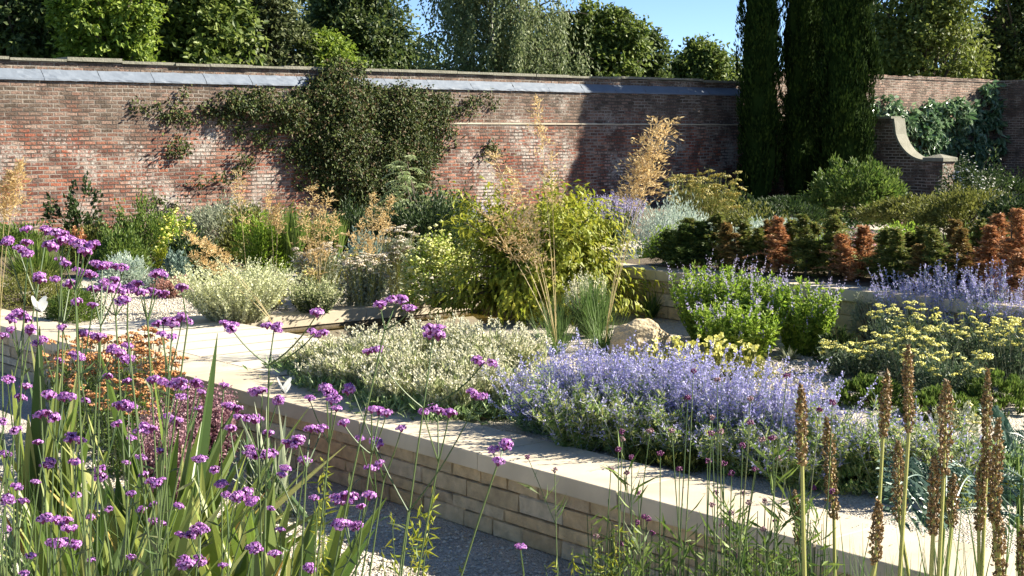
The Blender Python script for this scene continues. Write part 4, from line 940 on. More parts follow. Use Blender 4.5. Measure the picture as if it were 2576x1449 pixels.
# row of small yews
def yew(label, px, yt, Y, wpx, mat, zg=.9):
    loc, rx, h = spec(px, yt, Y, wpx, zg); r = root('young_yew', loc, label, 'yew', 'young yews along the seat wall')
    nb = 120; rx *= 1.35; h *= RNG.uniform(.88, 1.15); u = np.sort(RNG.uniform(.04, .97, nb)); th = RNG.uniform(0, 6.28, nb); R_ = rx * (1.02 - u * .95) * np.where(RNG.random(nb) < .16, 1.7, 1.0) * RNG.uniform(.6, 1.15, nb)
    B = np.stack([0 * th, 0 * th, u * h], 1); D = np.stack([np.cos(th), np.sin(th), RNG.uniform(.1, 1.1, nb) + np.where(RNG.random(nb) < .15, 1.6, 0)], 1); ln_ = RNG.normal(0, .12, 2); B[:, 0] += ln_[0] * B[:, 2]; pth = arcs(B, D, R_ * RNG.uniform(.5, 1.2, nb), .35, 6, .07)
    g = Geo(); g.tubes(np.array([[[0, 0, 0], [.01, 0, h * .5], [0, .01, h * .98]]]), np.array([[.014, .01, .003]]), 5); link('trunk', g, M['bark'], r)
    g = Geo(); g.tubes(pth, .0025, 3); m_ = nb * 46; i = np.repeat(np.arange(nb), 46); q = RNG.uniform(.12, 1.0, m_) * 5; k = np.minimum(q.astype(int), 4); f = (q - k)[:, None]
    P = pth[i, k] * (1 - f) + pth[i, k + 1] * f + RNG.normal(0, .005, (m_, 3)); ax = unit(D[i]); side = unit(np.cross(ax, np.array((0, 0, 1.)))) * RNG.choice([-1, 1], m_)[:, None]
    g.leaves(P, side + ax * .7 + .3 * rvec(m_), RNG.uniform(.022, .040, m_) * 1.4, .011, N=np.tile(np.array((0, 0, 1.)), (m_, 1))); link('foliage', g, M[mat], r)
for (lb, px, yt, Y, wp, mt) in [
    ('leftmost small dark green yew behind the seat wall', 1715, 575, 14.6, 120, 'yewdark'), ('dark green yew right of the leftmost one', 1775, 545, 14.6, 130, 'yewdark'),
    ('narrow bronze yew beside the dark green pair', 1848, 548, 14.3, 90, 'bronze'), ('small olive yew before the silvery wormwood', 1908, 575, 14.2, 80, 'yewgreen'),
    ('reddish bronze yew in front of the silvery wormwood', 1962, 560, 13.9, 90, 'rust'), ('dark stemmed olive yew right of the reddish bronze one', 2030, 545, 13.7, 90, 'yewgreen'),
    ('tall olive yew near the middle of the row', 2090, 538, 13.6, 110, 'yewgreen'), ('pinkish brown yew overlapping the pink flowers', 2140, 580, 13.4, 110, 'rust'),
    ('green yew before the bright green bush', 2215, 590, 13.2, 110, 'yewgreen'), ('green and thin yew right of the bright green bush', 2265, 585, 13.0, 100, 'yewgreen'),
    ('small orange tinted yew among olive ones', 2320, 620, 12.8, 80, 'bronze'), ('olive brown yew with a tall top left of the rust coloured ones', 2375, 560, 12.7, 120, 'yewgreen'),
    ('olive yew just left of the biggest rust coloured yew', 2435, 590, 12.5, 90, 'bronze'), ('big rust coloured yew near the right edge', 2490, 585, 12.3, 110, 'rust'),
    ('tallest rust coloured yew touching the right edge', 2545, 540, 12.1, 130, 'rust'), ('rust coloured yew low in front of the tallest one', 2580, 620, 11.8, 110, 'rust')]:
    yew(lb, px, yt, Y, wp * 1.1, mt)
for k, (px, yt, mt) in enumerate(((1690, 590, 'yewdark'), (1745, 560, 'yewgreen'), (1812, 556, 'yewgreen'), (1880, 566, 'yewgreen'), (1935, 556, 'bronze'), (1995, 566, 'yewgreen'), (2060, 548, 'yewgreen'), (2118, 556, 'bronze'), (2180, 580, 'rust'), (2240, 572, 'yewgreen'), (2292, 585, 'yewgreen'), (2345, 575, 'yewgreen'), (2405, 560, 'bronze'), (2462, 566, 'yewgreen'), (2520, 560, 'rust'), (2570, 556, 'bronze'))):
    yew('%s yew from the left in the second row behind the seat wall' % (ORD + ['sixteenth'])[k], px, yt, 14.9 - .15 * k, 130, mt)
for (lb, px, yt, Y, wp, mt, n) in [('low silvery mound between the first yews', 1830, 605, 15.2, 130, 'silver', 1800), ('low soft green mound left in the yew row', 1740, 610, 15.0, 120, 'g_mid', 1800), ('low grey mound behind the reddish bronze yew', 1990, 600, 15.0, 130, 'silver', 1800), ('low fresh green mound behind the tall olive yew', 2070, 600, 14.6, 120, 'g_bright', 1800),
    ('low olive mound behind the green and thin yew', 2310, 610, 14.0, 130, 'g_olive', 1900), ('low fresh mound left of the tallest rust coloured yew', 2420, 600, 13.6, 130, 'g_mid', 1900), ('low olive mound behind the big rust coloured yew', 2520, 600, 13.4, 140, 'g_olive', 1900), ('low cream mound under the pinkish brown yew', 2150, 640, 13.9, 110, 'lych', 1300)]:
    bush('low_shrub', lb, 'shrub', px, yt, Y, wp * 1.15, .9, mt, .045, .016, n, 110, up=.7, lo=-.05, rough=.2)
# pale campion mass behind the low wall
for (lb, px, yt, Y, wp, n, kw) in [
('pale silvery campion clump overhanging the deck', 830, 838, 10.9, 190, 230, {}),
    ('pale silvery campion clump in the middle of the mass behind the wall', 960, 805, 10.6, 210, 300, {}),
    ('pale silvery campion clump at the back beside the pool', 1090, 785, 10.8, 220, 300, {}),
    ('pale silvery campion clump at the right end of the mass', 1230, 800, 10.5, 210, 300, {}),
    ('front campion clump nearest the coping left part', 900, 865, 10.2, 190, 240, {}),
    ('front campion clump nearest the coping middle part', 1040, 850, 9.9, 200, 270, {}),
    ('front campion clump going yellow near the purple mass', 1180, 855, 9.7, 200, 260, {}),
    ('rear campion clump left of the golden oat tuft', 1310, 825, 10.5, 140, 190, {}),
    ('far left campion clump against the pale planks', 755, 885, 11.2, 110, 110, {}),
    ('green footed campion clump touching the coping at the left', 820, 895, 10.4, 140, 130, {}),
    ('green footed campion clump touching the coping in the middle', 1000, 905, 9.6, 190, 190, {}),
    ('green footed campion clump touching the coping at the right', 1130, 915, 9.3, 190, 190, {}),
    ('right campion clump half hidden by purple wisps', 1270, 900, 9.4, 170, 180, {})]:
    r, rx, h, path = spires('rose_campion', lb, 'campion', px, yt, Y, wp, ZT, n, 'greyg', 'lych', 'lychflower', fs=.04, fr=.016, lean=.85, leafn=17, m_=6, group='campion clumps', thin=.004, leafL=.065, leafW=.015, lu=.9, lr_=.75, flname='seed_head', lo=.4)
    m_ = 1500; P = np.stack([RNG.normal(0, rx * .5, m_), RNG.normal(0, rx * .5, m_), RNG.uniform(0, h * .3, m_)], 1); g = Geo(); g.leaves(P, rvec(m_) + np.array((0, 0, .8)), .07, .018); link('basal_leaves', g, M['perovleaf'], r)
# Russian sage masses
def rsage(label, px, yt, Y, wpx, n=240, zg=ZT, fl='perov', group='Russian sage clumps', gr=0):
    loc, rx, h = spec(px, yt, Y, wpx, zg); r = root('russian_sage', loc, label, 'sage', group)
    th = RNG.uniform(0, 6.283, n); rad = np.sqrt(RNG.uniform(0, 1, n)); P = np.stack([np.cos(th) * rad, np.sin(th) * rad, 0 * th], 1) * rx * .55
    D = np.stack([np.cos(th) * rad * rx * .75, np.sin(th) * rad * rx * .75, np.full(n, h)], 1) + RNG.normal(0, .06, (n, 3)); Ln = np.linalg.norm(D, axis=1) * RNG.uniform(.5, 1.12, n)
    path = arcs(P, D, Ln, .06, 8, .03); g = Geo(); g.tubes(path, np.linspace(.0035, .0015, 8)[None], 3)
    # side twigs on the upper half, then florets on all
    nt_ = 5; i = np.repeat(np.arange(n), nt_); q = RNG.uniform(.5, .95, n * nt_) * 7; k = np.minimum(q.astype(int), 6); f = (q - k)[:, None]; B = path[i, k] * (1 - f) + path[i, k + 1] * f
    td = unit(D[i]) * .9 + .75 * rvec(n * nt_); tl = RNG.uniform(.05, .13, n * nt_) * (1.4 - q / 7); tw = arcs(B, td, tl, 0, 4); g.tubes(tw, .0012, 3); link('stem', g, M['perovstem'], r)
    g = Geo(); m_ = n * (18 - 12 * gr); i = RNG.integers(0, n, m_); q = (1 - RNG.uniform(0, 1, m_) ** 1.3 * .45) * 6.99; k = q.astype(int); f = (q - k)[:, None]; P1 = path[i, k] * (1 - f) + path[i, k + 1] * f + RNG.normal(0, .006, (m_, 3))
    k4 = 4 - 3 * gr; m2 = n * nt_ * k4; i2 = np.repeat(np.arange(n * nt_), k4); q2 = RNG.uniform(.1, 2.99, m2); k2 = q2.astype(int); f2 = (q2 - k2)[:, None]; P2 = tw[i2, k2] * (1 - f2) + tw[i2, k2 + 1] * f2 + RNG.normal(0, .004, (m2, 3))
    PP = np.vstack([P1, P2]); g.leaves(PP, rvec(len(PP)) + np.array((0, 0, .4)), RNG.uniform(.010, .020, len(PP)), RNG.uniform(.008, .014, len(PP))); link('flower_spike', g, M[fl], r)['kind'] = 'stuff'
    m_ = n * (30 + 26 * gr); i = RNG.integers(0, n, m_); q = RNG.uniform(.03, .62 + .25 * gr, m_) * 7; k = q.astype(int); f = (q - k)[:, None]; P3 = path[i, k] * (1 - f) + path[i, k + 1] * f; g = Geo(); g.leaves(P3, rvec(m_) + np.array((0, 0, .5)), RNG.uniform(.03, .055, m_), RNG.uniform(.008, .016, m_)); link('foliage', g, M['greenlight' if gr else 'perovleaf'], r)
for (lb, px, yt, Y, wp, n) in [
('purple blue Russian sage clump at the left end of the mass, leaning over the gravel', 1385, 940, 8.9, 220, 150),
    ('purple blue Russian sage clump with tall wisps near the boulder', 1490, 880, 9.0, 200, 160),
    ('purple blue Russian sage clump in front of the pale yellow flowers', 1620, 895, 8.7, 220, 170),
    ('brightest purple Russian sage clump in the middle of the mass', 1745, 915, 8.5, 220, 190),
    ('purple blue Russian sage clump behind the thin dark scabious heads', 1880, 935, 8.2, 220, 170),
    ('pale blue Russian sage clump at the right end beside the gravel', 2010, 965, 8.0, 210, 130),
    ('front Russian sage clump overhanging the coping near its shadow', 1460, 985, 8.4, 200, 110),
    ('front Russian sage clump above the shaded coping middle', 1590, 990, 8.3, 220, 96),
    ('front Russian sage clump in the green part below the bright one', 1730, 1045, 8.1, 220, 88),
    ('front Russian sage clump above the sunlit coping behind scabious stems', 1870, 1070, 7.8, 220, 88),
    ('front Russian sage clump left of the leaning seed spike', 2010, 1090, 7.5, 210, 80),
    ('thin Russian sage clump left of the tallest brown seed spike', 2120, 1035, 7.7, 200, 80),
    ('thin Russian sage clump between the brown seed spikes', 2260, 1060, 7.3, 200, 80),
    ('thin Russian sage clump at the right beside the blue green leaves', 2400, 1080, 7.2, 190, 64)]:
    rsage(lb, px, yt, Y, wp, int(n * 1.1), gr=int(lb.startswith('front') or lb.startswith('thin')))
for (lb, px, yt, Y, wp, n) in [('far Russian sage clump starting right of the green sage, against the seat wall', 2290, 700, 12.3, 170, 190), ('far Russian sage clump in the middle against the seat wall', 2400, 690, 12.0, 180, 210), ('far Russian sage clump at the right edge against the seat wall', 2530, 690, 11.6, 190, 210)]:
    rsage(lb, px, yt, Y, wp, n)
bush('grey_shrub', 'small dark grey twiggy shrub left of the far Russian sage', 'shrub', 2190, 745, 12.4, 110, ZT, 'greyg', .03, .010, 2400, 120)
# yellow yarrow
def yarrow(label, px, yt, Y, wpx, n, mat, leaf='g_teal', zg=ZT, hr=.032, group=None, cat='yarrow', lean=.9, lo=.6):
    loc, rx, h = spec(px, yt, Y, wpx, zg); r = root('yarrow', loc, label, cat, group)
    th = RNG.uniform(0, 6.283, n); rad = np.sqrt(RNG.uniform(0, 1, n)); P = np.stack([np.cos(th) * rad, np.sin(th) * rad, 0 * th], 1) * rx * .5
    E_ = np.stack([np.cos(th) * rad * rx, np.sin(th) * rad * rx, h * RNG.uniform(lo, 1.0, n)], 1); t = np.linspace(0, 1, 5)[None, :, None]; pth = P[:, None] * (1 - t) + E_[:, None] * t
    g = Geo(); g.tubes(pth, .0028, 3); link('stem', g, M['greyg'], r)
    kh = int(n * .8); heads_on(r, E_[:kh], 'plate', mat, hr * RNG.uniform(.55, 1.25, kh))
    m_ = int(5200 * rx); i = RNG.integers(0, n, m_); u = RNG.uniform(0, .85, m_)[:, None]; Pq = P[i] * (1 - u) + E_[i] * u + RNG.normal(0, .03, (m_, 3)); Pq[:, 2] = np.abs(Pq[:, 2]); g = Geo(); g.leaves(Pq, rvec(m_) + np.array((0, 0, .5)), RNG.uniform(.04, .07, m_), .014); link('foliage', g, M[leaf], r)
for (lb, px, yt, Y, wp, n) in [('yellow yarrow clump at the left end reaching the gravel', 2150, 860, 10.9, 180, 50), ('yellow yarrow clump with the tallest heads before the far Russian sage', 2270, 765, 11.4, 200, 62), ('yellow yarrow clump in the middle of the yellow bank', 2300, 830, 10.6, 240, 80),
                               ('yellow yarrow clump in the right part of the yellow bank', 2450, 790, 10.9, 230, 80), ('yellow yarrow clump running off the right edge', 2560, 800, 10.4, 190, 60), ('front yellow yarrow clump above the dwarf pine', 2380, 880, 9.9, 240, 60)]:
    yarrow(lb, px, yt, Y, wp, n, 'paleyl', group='yellow yarrow clumps')
# dwarf pine mats
for (lb, px, yt, Y, wp, n) in [('dwarf pine mat below the yellow yarrow, left part', 2180, 955, 9.8, 180, 5200), ('dwarf pine mat at the right edge', 2510, 955, 9.6, 230, 6200), ('dwarf pine mat in the dark middle part', 2360, 985, 9.3, 200, 5200), ('small dark shrub beside the end of the green sage', 2110, 835, 11.6, 110, 2200)]:
    bush('dwarf_pine', lb, 'shrub', px, yt, Y, wp, ZT, 'g_mid' if n > 5000 else 'g_dark', .035, .012, n, 200, up=.9, rnd=.5, lo=-.05, spread=.04, group='dwarf pines')
# pale evening primroses
for (lb, px, yt, Y, wp, n) in [('pale yellow flower clump below the boulder', 1670, 855, 10.6, 170, 60), ('pale yellow flower clump with the densest blooms', 1760, 845, 10.5, 170, 90), ('pale yellow flower clump right of the densest one', 1850, 860, 10.6, 160, 50), ('single low pale yellow flower tuft at the left by the gravel', 1560, 895, 10.6, 60, 14)]:
    loc, rx, h = spec(px, yt, Y, wp, ZT); r = root('yellow_flower_clump', loc, lb, 'flower clump', 'pale yellow flower clumps')
    th = RNG.uniform(0, 6.28, n); rad = np.sqrt(RNG.uniform(0, 1, n)); E_ = np.stack([np.cos(th) * rad * rx, np.sin(th) * rad * rx, h * RNG.uniform(.3, 1, n)], 1); t = np.linspace(0, 1, 4)[None, :, None]
    g = Geo(); g.tubes(E_[:, None] * np.array((.5, .5, 0)) * (1 - t) + E_[:, None] * t, .003, 3); link('stem', g, M['g_olive'], r)
    heads_on(r, E_, 'cup', 'paleyl', RNG.uniform(.018, .030, n), name='bloom', tilt=.7)
    m_ = 1100; P = np.stack([RNG.normal(0, rx * .6, m_), RNG.normal(0, rx * .6, m_), RNG.uniform(0, h * .6, m_)], 1); g = Geo(); g.leaves(P, rvec(m_) + np.array((0, 0, .5)), .05, .014); link('foliage', g, M['g_olive'], r)
# lush green growth at the foot of the Russian sage, right
for (lb, px, yt, Y, wp, mt) in [('leafy green growth under the middle of the Russian sage', 1720, 1120, 8.1, 300, 'g_olive'), ('leafy green growth under the left part of the Russian sage', 1540, 1060, 8.8, 240, 'g_mid'), ('pale green leafy growth behind the brown seed spikes', 2000, 1120, 7.8, 300, 'greenlight'), ('pale green leafy growth at the right between seed spikes', 2220, 1150, 7.5, 300, 'greenlight'), ('yellowish leafy growth right of the last coping end', 2400, 1190, 7.3, 260, 'g_yellow'), ('dull green leafy growth filling the gap at the right edge', 2520, 1120, 7.4, 260, 'perovleaf')]:
    bush('green_plant', lb, 'plant', px, yt, Y, wp, ZT, mt, .045, .014, 5200, 230, up=.8, spread=.07, lo=-.1, inner=.3, fl='blob', fmat='paleyl', fn=30, fs=.012)
bush('green_plant', 'dry golden tussock at the foot of the campion', 'plant', 1205, 1000, 9.4, 120, ZT, 'gold', .06, .01, 1500, 90, up=.5, lo=0)
grass('grass_clump', 'flattened grey green grass where campion meets purple sage', 1345, 1020, 9.0, 180, ZT, mat='greyg', n=240, wd=.006, lean=1.4, droop=.7)

# ------------------------------------------------------------------ foreground, near side of the low wall
# loose gravel stones
g = Geo(); n = 9000; b_ = RNG.uniform(-9.5, -4.6, n); a_ = RNG.uniform(3.1, 5.0, n)
P = np.stack([.768 * a_ + .64 * b_, .64 * a_ - .768 * b_, np.full(n, .004)], 1); g.blobs(P, .004 + .014 * RNG.uniform(0, 1, n) ** 2.5, .7)
tag(link('loose_gravel', g, M['pebble']), 'loose pale gravel stones on the path beside the low wall', 'gravel', kind='stuff')
g = Geo(); n = 9000; P = np.array([at_z(x, y, ZT) for x, y in zip(RNG.uniform(230, 520, n // 3), RNG.uniform(735, 830, n // 3))] + [at_z(x, y, ZT) for x, y in zip(RNG.uniform(1450, 2150, 2 * n // 3), RNG.uniform(860, 1000, 2 * n // 3))]); P[:, 2] = ZT + .004
g.blobs(P, RNG.uniform(.007, .016, len(P)), .7)
tag(link('loose_gravel', g, M['pebble']), 'loose pale gravel stones on the raised terrace', 'gravel', kind='stuff')
def litter(name, label, n, f, cols):
    P = f(n); g = Geo(); g.leaves(P, rvec(n) * np.array((1, 1, .12)), RNG.uniform(.008, .03, n), RNG.uniform(.004, .012, n), N=np.tile(np.array((0, 0, 1.)), (n, 1)))
    tag(link(name, g, M[cols]), label, 'leaf litter', kind='stuff')
def _abp(a, b, z): return np.stack([.768 * a + .64 * b, .64 * a - .768 * b, np.full(len(a), z)], 1)
litter('leaf_litter', 'dry leaf scraps lying on the gravel path', 420, lambda n: _abp(RNG.uniform(3.2, 5.02, n), RNG.uniform(-9.5, -4, n), .012), 'gold')
litter('leaf_litter', 'fallen bits along the inner edge of the low wall coping', 420, lambda n: _abp(5.57 - np.abs(RNG.normal(0, .10, n)), RNG.uniform(-11, 0, n), .464), 'brownseed')
litter('leaf_litter', 'dead leaves and stems on the raised gravel', 1500, lambda n: _abp(RNG.uniform(5.6, 10.2, n), RNG.uniform(-10.5, -3, n), ZT + .012), 'gold')
# orange yarrow and purple plants at the wall foot
for (lb, px, yt, Y, wp, n) in [('orange yarrow clump at the left, behind the tall sword leaves', 180, 850, 10.8, 190, 65), ('orange yarrow clump with most heads below the wall opening', 300, 835, 10.5, 220, 90), ('orange yarrow clump nearest the coping', 390, 860, 10.1, 130, 55), ('front orange yarrow clump above the purple sedum', 310, 950, 9.6, 260, 60)]:
    yarrow(lb, px, yt, Y, wp, n, 'orange', leaf='g_mid', zg=0, hr=.05, group='orange yarrow clumps', lo=.6)
for (lb, px, yt, Y, wp, n) in [('dusky pink spiky plant in front of the orange yarrow', 430, 1010, 8.9, 170, 170), ('dusky pink spiky plant against the shaded stone wall', 510, 970, 9.1, 170, 190), ('lower dusky pink spiky plant behind the sword leaves', 400, 1060, 8.5, 180, 150)]:
    spires('purple_spire_plant', lb, 'plant', px, yt, Y, wp, 0, n, 'verbcal', 'g_dark', 'sedum', fs=.30, fr=.022, lean=.7, leafn=12, m_=34, group='dusky pink spire plants', lo=.6, leafL=.04)
def swords(label, px, pyb, Y, zg, tips, mat='sword', wd=.085, name='sword_leaf_plant', rand=0, rh=(.5, 1.0), rs=.6, group=None, dead=0):
    p = at_y(px, pyb, Y); base = np.array((p[0], Y, zg)); r = root(name, base, label, 'plant', group)
    def blades(T_, m_, nm, w_):
        n = len(T_); B = np.stack([RNG.normal(0, .09, n), RNG.normal(0, .09, n), 0 * RNG.random(n)], 1); t = np.linspace(0, 1, 9)[None, :, None]
        path = B[:, None] * (1 - t) + T_[:, None] * t; path[:, :, :2] -= (T_[:, None, :2] - B[:, None, :2]) * (t - t ** 1.5) * .55
        dv = T_ - B; side = unit(np.cross(dv, np.array((0, 0, 1.)) + 0 * dv) + 1e-6) ; side = unit(side + .9 * rvec(n) * np.array((1, 1, .1)))
        prof = np.array([.7, .9, 1, 1, .97, .88, .7, .42, .04]); g = Geo(); g.ribbons(path, w_ * prof[None] * RNG.uniform(.7, 1.2, (n, 1)), side, vfold=.16); link(nm, g, M[m_], r)
    T_ = np.array([at_y(x, y, Y + RNG.uniform(-.25, .25)) - base for x, y in tips]) if len(tips) else np.zeros((0, 3))
    if rand:
        th = RNG.uniform(0, 6.28, rand); R_ = RNG.uniform(.05, 1, rand) * rs; T2 = np.stack([np.cos(th) * R_, np.sin(th) * R_, RNG.uniform(*rh, rand)], 1); T_ = np.vstack([T_, T2])
    blades(T_, mat, 'blade', wd)
    if dead:
        th = RNG.uniform(0, 6.28, dead); R_ = RNG.uniform(.4, 1, dead) * rs; blades(np.stack([np.cos(th) * R_, np.sin(th) * R_, RNG.uniform(rh[0] * .5, rh[1] * .8, dead)], 1), 'swordy', 'yellowed_blade', wd * .7)
    return r
swords('big clump of broad green sword leaves in the lower left', 420, 1500, 6.6, 0, [(547, 838), (600, 1010), (780, 1020), (870, 1120), (745, 1265), (380, 900), (300, 990), (250, 880), (500, 1000), (640, 1100), (700, 1250), (560, 1060), (330, 1040), (450, 1080), (835, 1270), (760, 1330), (655, 1200), (590, 1150), (850, 1300), (280, 1060), (210, 1010), (400, 1100)],
       rand=120, rh=(.3, .82), rs=.8, dead=20)
swords('tall upright sword leaves at the left behind the verbenas', 130, 1450, 7.2, 0, [(100, 820), (75, 850), (170, 840), (60, 900), (145, 905), (195, 930), (215, 890), (30, 930)], rand=28, rh=(.4, 1.0), rs=.35, dead=6)
swords('low sword leaves running off the bottom left corner', 240, 1700, 5.4, 0, [], rand=90, rh=(.5, 1.0), rs=.7, dead=14)
swords('sword leaves at the bottom between path and verbenas', 620, 1650, 5.7, 0, [(790, 1290), (720, 1350), (560, 1250), (820, 1340)], rand=60, rh=(.4, .85), rs=.6, dead=8)
swords('variegated iris clump with cream edged leaves at the wall foot', 690, 1240, 8.4, 0, [(640, 1010), (670, 1020), (700, 1015), (720, 1040), (745, 1070), (600, 1040), (620, 1060), (760, 1110), (590, 1080), (780, 1150)], mat='irisleaf', wd=.03, name='iris_clump', rand=46, rh=(.25, .5), rs=.3)
# fine arching green grass filling the bottom left
for k, (px, Y, wp, lb) in enumerate(((40, 5.0, 260, 'fine grassy leaves at the bottom left corner'), (260, 4.9, 260, 'fine grassy leaves under the left verbenas'), (120, 6.0, 300, 'fine grassy leaves behind the left corner tuft'))):
    loc = (at_y(px, 1400, Y)[0], Y, 0); r = root('grass_clump', loc, lb, 'grass clump'); n = 130; th = RNG.uniform(0, 6.28, n); sp = RNG.uniform(.02, .8, n)
    path = arcs(np.stack([np.cos(th), np.sin(th), 0 * th], 1) * .08, np.stack([np.cos(th) * sp, np.sin(th) * sp, 1 + 0 * th], 1), RNG.uniform(.5, 1.15, n), .5 * sp, 8, .03)
    g = Geo(); g.ribbons(path, .006 * np.array([.8, 1, 1, .9, .8, .6, .4, .1])[None] * RNG.uniform(.6, 1.3, (n, 1)), np.stack([-np.sin(th), np.cos(th), 0 * th], 1) + .5 * rvec(n)); link('blade', g, M['grassleaf'], r)

# ------------------------------------------------------------------ purple verbenas: every plant its own thing
def flower_mesh(seed):
    rg = np.random.default_rng(seed); g = Geo(); c = Geo(); k = 34
    u = rg.normal(size=(k, 3)); u /= np.linalg.norm(u, axis=1)[:, None]; u[:, 2] = np.abs(u[:, 2]) * .9 - .12
    P = u * np.array((.5, .5, .36)) * rg.uniform(.78, 1.0, (k, 1))
    ax = unit(u + .25 * rg.normal(size=(k, 3))); A = unit(np.cross(ax, rg.normal(size=(k, 3)))); B = np.cross(ax, A)
    for j in range(5):
        a_ = j * 1.2566; g.leaves(P, A * math.cos(a_) + B * math.sin(a_) + ax * .15, .125, .13, N=ax, wide=.6)
    P2 = P * .72 - np.array((0, 0, .04)); g2 = Geo(); g2.tubes(np.stack([np.zeros((k, 3)) - np.array((0, 0, .3)), P2 * .6, P2 * 1.2], 1), .055, 4)
    return g.mesh('floret_cluster'), g2.mesh('calyx_cluster')
FM = [flower_mesh(s_) for s_ in range(6)]
for fm, cm in FM:
    fm.materials.append(M['verb']); cm.materials.append(M['verbcal'])
def put_head(parent, P, size, N=None):
    k = int(RNG.integers(0, 6)); o = bpy.data.objects.new('flower_head', FM[k][0]); COL.objects.link(o); o.parent = parent; o.location = P; o.scale = (size, size, size * RNG.uniform(.85, 1.1)); o.rotation_euler = (RNG.normal(0, .2), RNG.normal(0, .2), RNG.uniform(0, 6.28))
    c = bpy.data.objects.new('calyx', FM[k][1]); COL.objects.link(c); c.parent = o
HEADS_L = """577 808 45;690 815 42;797 783 35;790 832 38;997 745 45;957 763 35;1030 772 34;1090 828 54;1219 902 38;940 873 38;1205 988 38;888 975 42;1268 1112 44;1241 1128 30;1254 1158 32;940 1107 44;941 1167 38;1009 1075 28;866 1061 32;935 1027 30;955 1030 34;972 1037 28;864 1247 55;929 1243 36;908 1272 24;866 1312 46;893 1320 38;1101 1026 40;1130 1036 34;1066 1034 26;821 975 46;836 996 38;779 999 28;846 1025 25;660 979 42;697 1002 38;591 1015 44;620 1045 38;645 1052 36;580 1075 30;675 1087 30;750 1101 46;780 1075 34;808 1076 34;632 1130 40;658 1134 44;682 1138 36;700 1178 38;767 1156 36;790 1250 24;600 1232 44;630 1246 46;570 1243 26;557 1214 40;495 1143 38;400 1210 40;402 1132 28;470 1405 48;498 1412 40;478 1335 44;505 1328 38;400 1307 40;635 1373 46;775 1419 40;681 1277 22;323 1013 50;300 1018 34;295 1063 28;358 1072 38;370 1084 30;392 948 40;425 963 25;445 958 40;472 957 44;495 962 34;459 996 32;505 984 26;420 1050 38;442 1056 36;563 967 28;498 1025 22;331 1099 25;318 1162 22;356 1149 30;361 1191 25;387 1266 25;356 1279 28;272 1279 25;122 990 35;160 994 38;178 996 32;214 1005 25;115 1038 45;182 1095 38;200 1104 34;130 1159 38;190 1158 35;249 1180 34;252 1198 34;191 1243 28;42 1222 30;15 1245 40;57 1258 30;128 1298 44;152 1306 44;188 1325 38;140 1358 46;172 1362 44;78 1396 30;230 1406 22;13 1139 32;19 952 35;65 969 28;52 998 32;321 956 25;207 890 40;104 853 38;150 905 22;283 877 40;300 884 36;329 893 40;321 867 30;249 845 35;207 831 38;158 821 32;78 825 38;36 790 40;60 788 44;6 841 30;28 827 25;410 800 40;434 806 44;458 796 38;433 845 30;407 838 26;193 757 28;233 765 28;278 718 42;300 725 40;329 718 46;237 725 36;321 749 42;210 680 38;228 688 34;273 700 38;347 711 30;361 735 26;393 733 38;457 721 32;393 682 40;311 671 38;257 659 48;96 694 42;140 700 28;175 711 36;152 651 28;165 661 28;14 597 38;48 622 30;70 632 38;68 608 28;66 574 30;118 577 36;140 583 36;138 608 50;158 590 34;180 603 36;200 610 34;213 630 35;235 612 36;1309 1372 28;905 1100 26;270 945 26;95 1110 26;40 1080 30;5 1060 26;450 1270 26;540 1180 26;705 1330 24;330 1240 26;228 1300 24;90 1210 24;15 1330 26;60 1440 26;330 1400 26;560 1420 26"""
heads = [tuple(float(v) for v in s_.split()) for s_ in HEADS_L.split(';')]
forced = [([0, 1, 2, 3], (677, 918), 652), ([4, 5, 6], (968, 830), 760), ([7, 8, 9], (1065, 1027), 975), ([10, 11], (1027, 1287), 985), ([12, 13, 14], (1250, 1172), 1100)]
used = set(i for f in forced for i in f[0]); groups = [(f[0], f[1], f[2]) for f in forced]
rest = sorted([i for i in range(len(heads)) if i not in used], key=lambda i: (heads[i][1]))
while rest:
    i = rest.pop(0); mem = [i]; x0, y0, _ = heads[i]
    near = sorted([j for j in rest if abs(heads[j][0] - x0) < 75 and abs(heads[j][1] - y0) < 75], key=lambda j: (heads[j][0] - x0) ** 2 + (heads[j][1] - y0) ** 2)[:3]
    for j in near: mem.append(j); rest.remove(j)
    mx_ = np.mean([heads[j][0] for j in mem]); my_ = max(heads[j][1] for j in mem)
    groups.append((mem, (mx_ + RNG.normal(0, 12), my_ + RNG.uniform(60, 130)), None))
def region(x, y):
    if x < 260 and y < 720: return 'against the brick wall at upper left'
    if x < 520 and y < 780: return 'in front of the silver mound and pale path'
    if x < 520 and y < 920: return 'in front of the orange yarrow'
    if x < 330 and y < 1120: return 'among the tall sword leaves at left'
    if x < 330: return 'at the lower left corner'
    if x < 620 and y < 1110: return 'in front of the dusky pink plants'
    if x < 620: return 'over the broad sword leaves'
    if x < 860 and y < 1060: return 'left of centre before the pale coping'
    if x < 860: return 'over the iris and shaded gravel'
    return 'in front of the sunlit coping at centre'
info = []
for mem, fk, bx in groups:
    mx_ = np.mean([heads[j][0] for j in mem]); my_ = np.mean([heads[j][1] for j in mem]); info.append((region(mx_, my_), mx_, mem, fk, bx))
bp_ = {}
for it in sorted(info, key=lambda q: q[1]): bp_.setdefault(it[0], []).append(it)
NUMW = {1: 'single headed', 2: 'two headed', 3: 'three headed', 4: 'four headed', 5: 'five headed'}
FORK = {}
